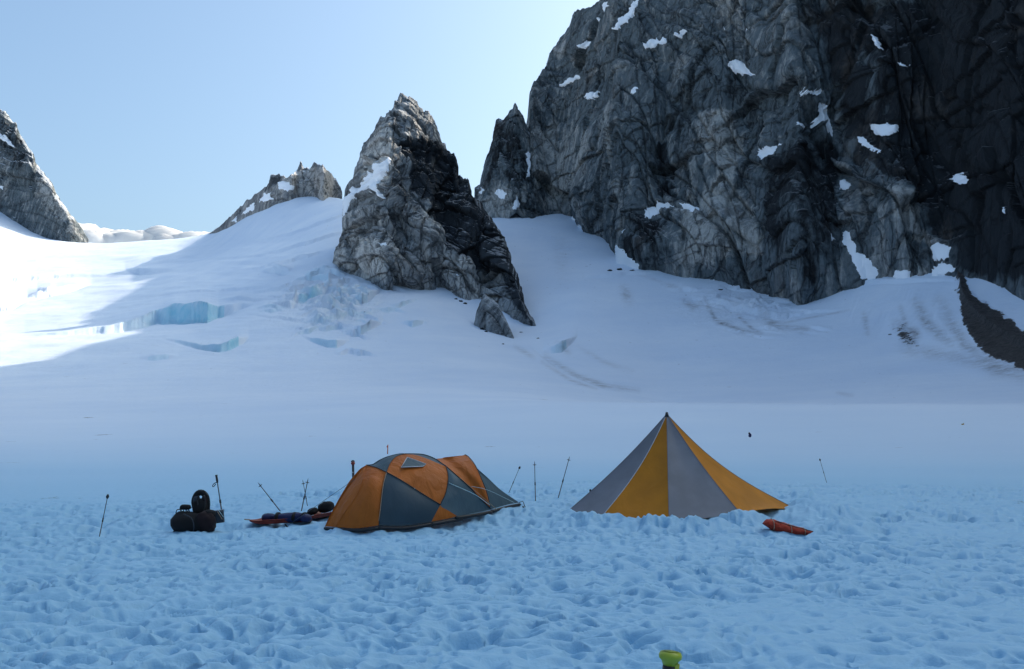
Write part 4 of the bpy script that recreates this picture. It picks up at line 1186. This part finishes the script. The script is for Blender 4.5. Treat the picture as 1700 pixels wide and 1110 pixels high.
ski_pole(511, 797, 500, 850, 18.5, 'nearer ski pole of the crossed pair behind the loaded sled', rad=.009)
ski_pole(503, 799, 512, 848, 19.3, 'thinner ski pole of the crossed pair behind the loaded sled', rad=.006)
ski_pole(863, 775, 843, 822, 23.0, 'faint thin ski pole leaning right just behind the dome tent tail', 'knob', rad=.006)
ski_pole(887.5, 768, 889, 831, gp(888, 831).y, 'upright ski pole with basket upward between the two tents', rad=.008)
ski_pole(945, 760, 926, 829, gp(926, 829).y, 'ski pole leaning right with basket upward near the pyramid tent', rad=.008)
ski_pole(1361, 762, 1373, 803, 28.5, 'thin distant ski pole right of the pyramid tent on the smooth snow', 'knob', rad=.006)
ski_pole(980, 813, 986, 850, 19.9, 'ski pole with only its top showing behind the pyramid tent edge', 'knob', rad=.008)

def grip_post():
    b = at(588, 862, 19.6); t = at(586, 767, 19.6)
    root = empty('ice_axe', b, 'black shaft with red knob and white band standing behind the dome tent', 'tool')
    w = at(586, 784, 19.6)
    MB().tube([b, t], .024, 10).build('shaft', DARKM, root, True)
    MB().tube([t + Vector((0, 0, -.05)), t + Vector((0, 0, -.02)), t + Vector((0, 0, .01))], [.028, .044, .03], 10).build('knob', RED, root, True)
    MB().tube([t + Vector((-.035, 0, .012)), t + Vector((.0, 0, .03)), t + Vector((.03, 0, .012))], .014, 8).build('head', DARKM, root, True)
    MB().tube([w + Vector((0, 0, -.012)), w + Vector((0, 0, .012))], .026, 10).build('band', WHITE, root, True)
grip_post()

def blob(name, c, rx, ry, rz, mat, parent, rot=(0, 0, 0), seed=0, pw=2.6, n=(20, 28), amp=.08, fr=2.2):
    th = np.linspace(1e-3, math.pi - 1e-3, n[0])[:, None]; ph = np.linspace(0, 2 * math.pi, n[1] + 1)[None, :-1]
    sp = lambda a: np.sign(a) * np.abs(a) ** (2 / pw)
    x = sp(np.sin(th)) * sp(np.cos(ph)); y = sp(np.sin(th)) * sp(np.sin(ph)); z = sp(np.cos(th)) * np.ones_like(ph)
    q = 1 + amp * fbm(x * fr + seed, y * fr, z * fr, 3, seed)
    P = np.stack([x * rx * q, y * ry * q, z * rz * q], -1)
    M = np.array(Matrix.Rotation(rot[2], 3, 'Z') @ Matrix.Rotation(rot[1], 3, 'Y') @ Matrix.Rotation(rot[0], 3, 'X'))
    P = P @ M.T + np.array(c)
    me = grid_mesh(name, P, closed_u=True)
    return link(name, me, mat, parent, True)

def packs():
    g = gp(322, 886)
    y = g.y + .25
    def w(u, v, dy=0): return at(u, v, y + dy)
    px = y / F                                  # metres per pixel
    # black duffel on the snow
    c = w(318, 868)
    r1 = empty('duffel_bag', w(316, 886), 'big black rounded duffel lying on the snow, lowest of the backpack pile', 'bag')
    blob('body', c, 30 * px, .24, 17.5 * px, BLACK, r1, (0, .1, 0), 3, 2.7, amp=.20, fr=1.6)
    MB().tube(smooth_line([w(292, 852, -.05), w(294, 846, -.05), w(300, 846, -.05), w(303, 850, -.05)], 10), .008, 6).build('handle', DARKM, r1, True)
    MB().tube([w(290, 882, -.1), w(284, 886, -.1), w(278, 886.5, -.12)], [.02, .012, .006], 6).build('strap', DARKM, r1, True)
    MB().tube(smooth_line([w(305, 853, -.24), w(318, 860, -.27), w(322, 874, -.27), w(320, 884, -.22)], 10), .009, 6).build('strap', BOXG, r1, True)
    r2 = empty('stuff_sack', w(345, 882), 'maroon black sack slumped beside the big black duffel', 'bag')
    blob('body', w(343, 866, -.05), 15 * px, .18, 17 * px, MAROON, r2, (0, -.15, 0), 5, 3, amp=.22)
    blob('lid', w(349, 852, -.05), 9 * px, .10, 6 * px, BLACK, r2, (0, .2, 0), 6, 2.6)
    # upright backpack frame: a ring-like harness side with a gap you see through
    r3 = empty('backpack', w(334, 852), 'tall backpack standing upright on the pile with wire loops on top', 'backpack')
    loop = [(327,852),(324,842),(322.5,834),(323.5,827),(327,820.5),(331.5,817.5),(336.5,818),(341,822),(343.5,829),(344,839),(342.5,850)]
    MB().tube(smooth_line([w(a, b_, .12) for a, b_ in loop], 30), [.05] * 30, 8).build('body', BLACK, r3, True)
    blob('pack_bag', w(334, 842, .12), 12.5 * px, .13, 15.5 * px, BLACK, r3, (0, 0, 0), 8, 3.0, amp=.18)
    blob('side_pocket', w(326, 829, .12), 4.5 * px, .09, 7 * px, BOXG, r3, (0, .25, 0), 9, 2.4)
    blob('side_pocket', w(341, 829, .12), 4.5 * px, .09, 8 * px, MAROON, r3, (0, -.2, 0), 10, 2.4)
    for a in ([(330,818),(331,814),(334,813),(337,815),(337,818)], [(337,816),(341,817),(344,820),(344,823)]):
        MB().tube(smooth_line([w(q, s, .1) for q, s in a], 12), .006, 5).build('wire_loop', STEEL, r3, True)
    for a in ([(329,822),(328,834),(331,848)], [(339,822),(341,834),(338,850)]):
        MB().tube(smooth_line([w(q, s, 0.0) for q, s in a], 10), .010, 5).build('strap', DARKM, r3, True)
    blob('pad', w(333, 856, -.02), 6 * px, .05, 4 * px, BLUE, r3, (0, 0, 0), 12)
    # small stove-like thing on the duffel
    r4 = empty('camp_stove', w(307, 855), 'small dark stove on splayed legs standing on the black duffel', 'stove')
    blob('burner', w(308, 841.5), 8.5 * px, .07, 4.2 * px, BLACK, r4, (0, .05, 0), 14, 3)
    blob('tank', w(301.5, 843.5), 3.2 * px, .03, 2.6 * px, DARKM, r4, (0, 0, 0), 15, 3)
    for a in ([(305,846),(304,851),(306,857)], [(309,846),(309,851),(305,857)], [(313,845),(315,851),(318,857)], [(311,847),(312,851),(309,857)]):
        MB().tube([w(q, s) for q, s in a], .010, 6).build('leg', DARKM, r4, True)
    MB().tube([w(312, 842), w(319, 843)], .006, 5).build('lever', DARKM, r4, True)
    MB().tube([w(302, 845), w(299, 848)], .006, 5).build('lever', DARKM, r4, True)
    # grey box-shaped sack on the right
    r5 = empty('storage_box', w(362, 866), 'dark grey fabric box right of the backpack, against the strapped ski pole', 'box')
    rot = Matrix.Rotation(R(-7), 3, 'Y') @ Matrix.Rotation(R(12), 3, 'Z')
    MB().box(w(361, 858, .1), (20 * px, .22, 19 * px), rot).build('body', BOXG, r5, True, False)
    MB().box(w(360.5, 848.2, .1), (21 * px, .23, 2.5 * px), rot).build('lid', STEEL, r5, True, False)
    MB().tube([w(361, 849, -.03), w(369, 862, -.03)], .006, 5).build('cord', CORDO, r5, True)
    MB().tube([w(363, 847, -.03), w(371, 858, -.03)], .005, 5).build('cord', CORD, r5, True)
packs()

def sled(name, label, left, right, width, h, nose_up, group, y0, y1, mat=RED, sink=.02, straps=()):
    """left, right: pixels of the two ends on the snow; the nose is at the left end"""
    a = at(left[0], left[1], y0); b = at(right[0], right[1], y1)
    root = empty(name, (a + b) / 2, label, 'sled', group)
    ax = (b - a); Lg = ax.length; ax.normalize()
    sd = ax.cross(Vector((0, 0, 1))).normalized(); up = sd.cross(ax).normalized()
    G = []; n = 26
    for i in range(n):
        t = i / (n - 1)
        wd = width / 2 * (0.25 + 0.75 * min(1, (t / .25)) ** .6) * (1 - .12 * max(0, (t - .85) / .15))
        z0 = nose_up * max(0, 1 - t / .22) ** 2
        hh = h * (0.35 + .65 * min(1, t / .2))
        row = []
        for k, (sx, sz) in enumerate([(-1.10, .96), (-1.08, 1.0), (-1.0, 1.0), (-.9, .35), (-.72, .04), (-.3, 0), (0, .06), (.3, 0), (.72, .04), (.9, .35), (1.0, 1.0), (1.08, 1.0), (1.10, .96)]):
            row.append(a + ax * (t * Lg) + sd * sx * wd + up * (z0 + sz * hh - sink))
        G.append(row)
    # close with a stern wall
    s = MB(); s.grid(G)
    s.grid([[G[-1][i] for i in range(13)], [G[-1][i] * .5 + (G[-1][0] if i < 6 else G[-1][-1]) * .5 for i in range(13)]])
    o = s.build('hull', mat, root, True)
    md = o.modifiers.new('thickness', 'SOLIDIFY'); md.thickness = .006
    MB().tube([G[0][2], a - ax * .09 + up * (nose_up + h * .25), G[0][10]], .008, 6).build('tow_cord', CORDO, root, True)
    return root, a, ax, sd, up, Lg

def sleds():
    ya = gp(430, 872).y
    g = 'red haul sleds around the camp'
    r, a, ax, sd, up, L = sled('haul_sled', 'red sled loaded with a blue bag, lying just left of the orange tent', (415, 868), (515, 862), .40, .075, .05, g, ya, ya + .35)
    px = ya / F
    def w(u, v, dy=0): return at(u, v, ya + .15 + dy)
    b = empty('blue_bag', w(470, 862), 'dark blue long bag strapped down on the longer red sled', 'bag')
    blob('body', w(478, 859), 30 * px, .15, 8.0 * px, BLUE, b, (0, -.06, 0), 21, 2.6, amp=.16, fr=3)
    blob('front_bundle', w(446, 858.5), 11 * px, .13, 6.5 * px, BLUE, b, (0, 0, 0), 22, 2.5, amp=.1)
    blob('rear_bundle', w(508, 860, -.1), 9 * px, .12, 6.5 * px, BLUE, b, (0, 0, 0), 27, 2.5, amp=.1)
    for u in (461, 489, 505):
        blob('strap', w(u, 857.5, -.02), 4 * px, .16, 7.5 * px, BLACK, b, (0, .1, 0), 23 + u, 2.5)
    r2, *_ = sled('haul_sled', 'red sled under a black duffel, nearest the orange tent wall', (508, 859), (556, 851), .36, .075, .02, g, ya + .7, ya + 1.2)
    y2 = ya + 1.0
    b2 = empty('duffel_bag', at(535, 850, y2), 'black duffel lying on the small red sled beside the orange tent', 'bag')
    blob('body', at(541, 841.5, y2), 14 * px, .17, 9 * px, BLACK, b2, (0, -.25, 0), 31, 2.6, amp=.10)
    blob('end_pocket', at(519, 848.5, y2 - .15), 9 * px, .13, 6 * px, BLACK, b2, (0, -.3, 0), 32, 2.5)
    MB().tube(smooth_line([at(532, 838, y2 - .17), at(537, 833, y2 - .1), at(544, 833.5, y2 - .1)], 8), .008, 5).build('handle', DARKM, b2, True)
    # long red bag half buried in front of the pyramid tent
    yc = gp(1310, 884).y
    root = empty('gear_bag', at(1312, 884, yc), 'long red bag tapering to a point, half buried in snow right of the pyramid tent', 'bag')
    ts = np.linspace(0, 1, 34)
    tu = [1267, 1272, 1285, 1300, 1322, 1340, 1350, 1363]; tv = [868, 862, 861.5, 867, 873, 878.5, 881, 886.5]; bv = [870, 874, 882, 886, 888, 888, 887, 887.5]
    G = []
    for t in ts:
        u = 1267 + 96 * t
        a_, b_ = float(np.interp(u, tu, tv)), float(np.interp(u, tu, bv))
        top = at(u, a_, yc + .1 - .12 * t); bot = at(u, b_, yc + .1 - .12 * t)
        c = (top + bot) / 2; hz = (top.z - bot.z) / 2; dy = .05 + 1.15 * hz
        row = []
        for k in range(20):
            q = 2 * math.pi * k / 20
            e = 1 + .10 * math.sin(5 * t * 6 + q * 2) * math.sin(q * 3 + t * 9)
            row.append(c + Vector((0, -math.cos(q) * dy * e, math.sin(q) * hz * e)))
        row.append(row[0]); G.append(row)
    MB().grid(G).build('body', fabric('red_cloth', (0.40, 0.035, 0.012, 1), .6, 0, .03, 12), root, True)
    for u in (1284, 1311, 1334):
        k = int((u - 1267) / 96 * 33); row = G[k]; c = sum(row[:20], Vector()) / 20
        MB().tube([c + (p - c) * 1.05 for p in row], .006, 5).build('strap', CORDO, root, True)
    MB().tube([row_[3] + Vector((0, -.01, 0)) for row_ in G[6:-2:3]], .007, 5).build('seam', DARKM, root, True)
sleds()

def small_things():
    # orange marker wand far behind the dome tent
    p = at(643.5, 749, 75); q = at(642.5, 744, 75)
    r = empty('marker_wand', p, 'thin orange wand with a small pennant far out behind the dome tent', 'marker')
    MB().tube([p - Vector((0, 0, .2)), at(644, 738, 75)], .035, 6).build('stick', OFLAG, r, True)
    a, b_, c = at(644, 738, 75), at(641.5, 741.5, 75), at(643.6, 743.5, 75)
    s = MB(); o = Vector((0, .03, 0)); s.add([a, b_, c, a + o, b_ + o, c + o], [(0, 1, 2), (5, 4, 3), (0, 3, 4, 1), (1, 4, 5, 2), (2, 5, 3, 0)]); s.build('pennant', OFLAG, r, True, False)
    # dark bag standing on the far smooth snow
    y = 105
    r = empty('snow_bag', at(1245, 726, y), 'tiny dark blue bag standing far out on the smooth snow', 'bag')
    blob('body', at(1245, 722.5, y), .15, .12, .20, BLUE, r, (0, .1, 0), 51, 3)
    blob('lid', at(1244, 719, y), .11, .10, .09, DARKM, r, (0, .2, 0), 52, 2.4)
    MB().tube(smooth_line([at(1243, 719, y), at(1244, 717.5, y), at(1245.5, 719, y)], 8), .02, 5).build('handle', DARKM, r, True)
    y = 120
    r = empty('marker_flag', at(1598, 711, y), 'tiny ochre flag planted far out on the blue shaded snow', 'flag')
    MB().tube([at(1600, 712, y), at(1600, 702, y)], .03, 6).build('stick', YFLAG, r, True)
    P = [[at(1596 + 4 * i / 3, 703 + 5 * j / 3 + .5 * math.sin(i * 2), y + .05 * math.sin(i * 2.2)) for i in range(4)] for j in range(4)]
    o = MB().grid(P).build('cloth', YFLAG, r, True); md = o.modifiers.new('t', 'SOLIDIFY'); md.thickness = .02
    # dark peg between the tents
    p = gp(828, 853)
    # foreground pole top
    y = 2.4
    t = at(1113, 1088, y); low = Vector((t.x - .09, y - .02, 0.0))
    r = empty('trekking_pole', (low.x, low.y, 0.02), 'black pole with lime yellow cap poking up from the bottom edge', 'ski pole', None)
    d = (low - t).normalized()
    prof = [(-.006, .004), (-.010, .016), (-.008, .024), (-.001, .0275), (.006, .0265), (.012, .020), (.022, .0165)]
    MB().tube([t + d * a for a, _ in prof], [b for _, b in prof], 28).build('cap', LIME, r, True)
    sdv = Vector((.011, -.002, 0))
    MB().tube([t + d * .018 + sdv, t + d * .05 + sdv * .9, t + d * .13 + sdv * .4], [.012, .010, .008], 12).build('cap_spine', LIME, r, True)
    MB().tube([t + d * .015, t + d * .05, t + d * .13, t + d * .15], [.0165, .0175, .017, .011], 20).build('grip', DARKM, r, True)
    MB().tube([t + d * .14, low - Vector((0, 0, .05))], .009, 12).build('shaft', DARKM, r, True)
small_things()
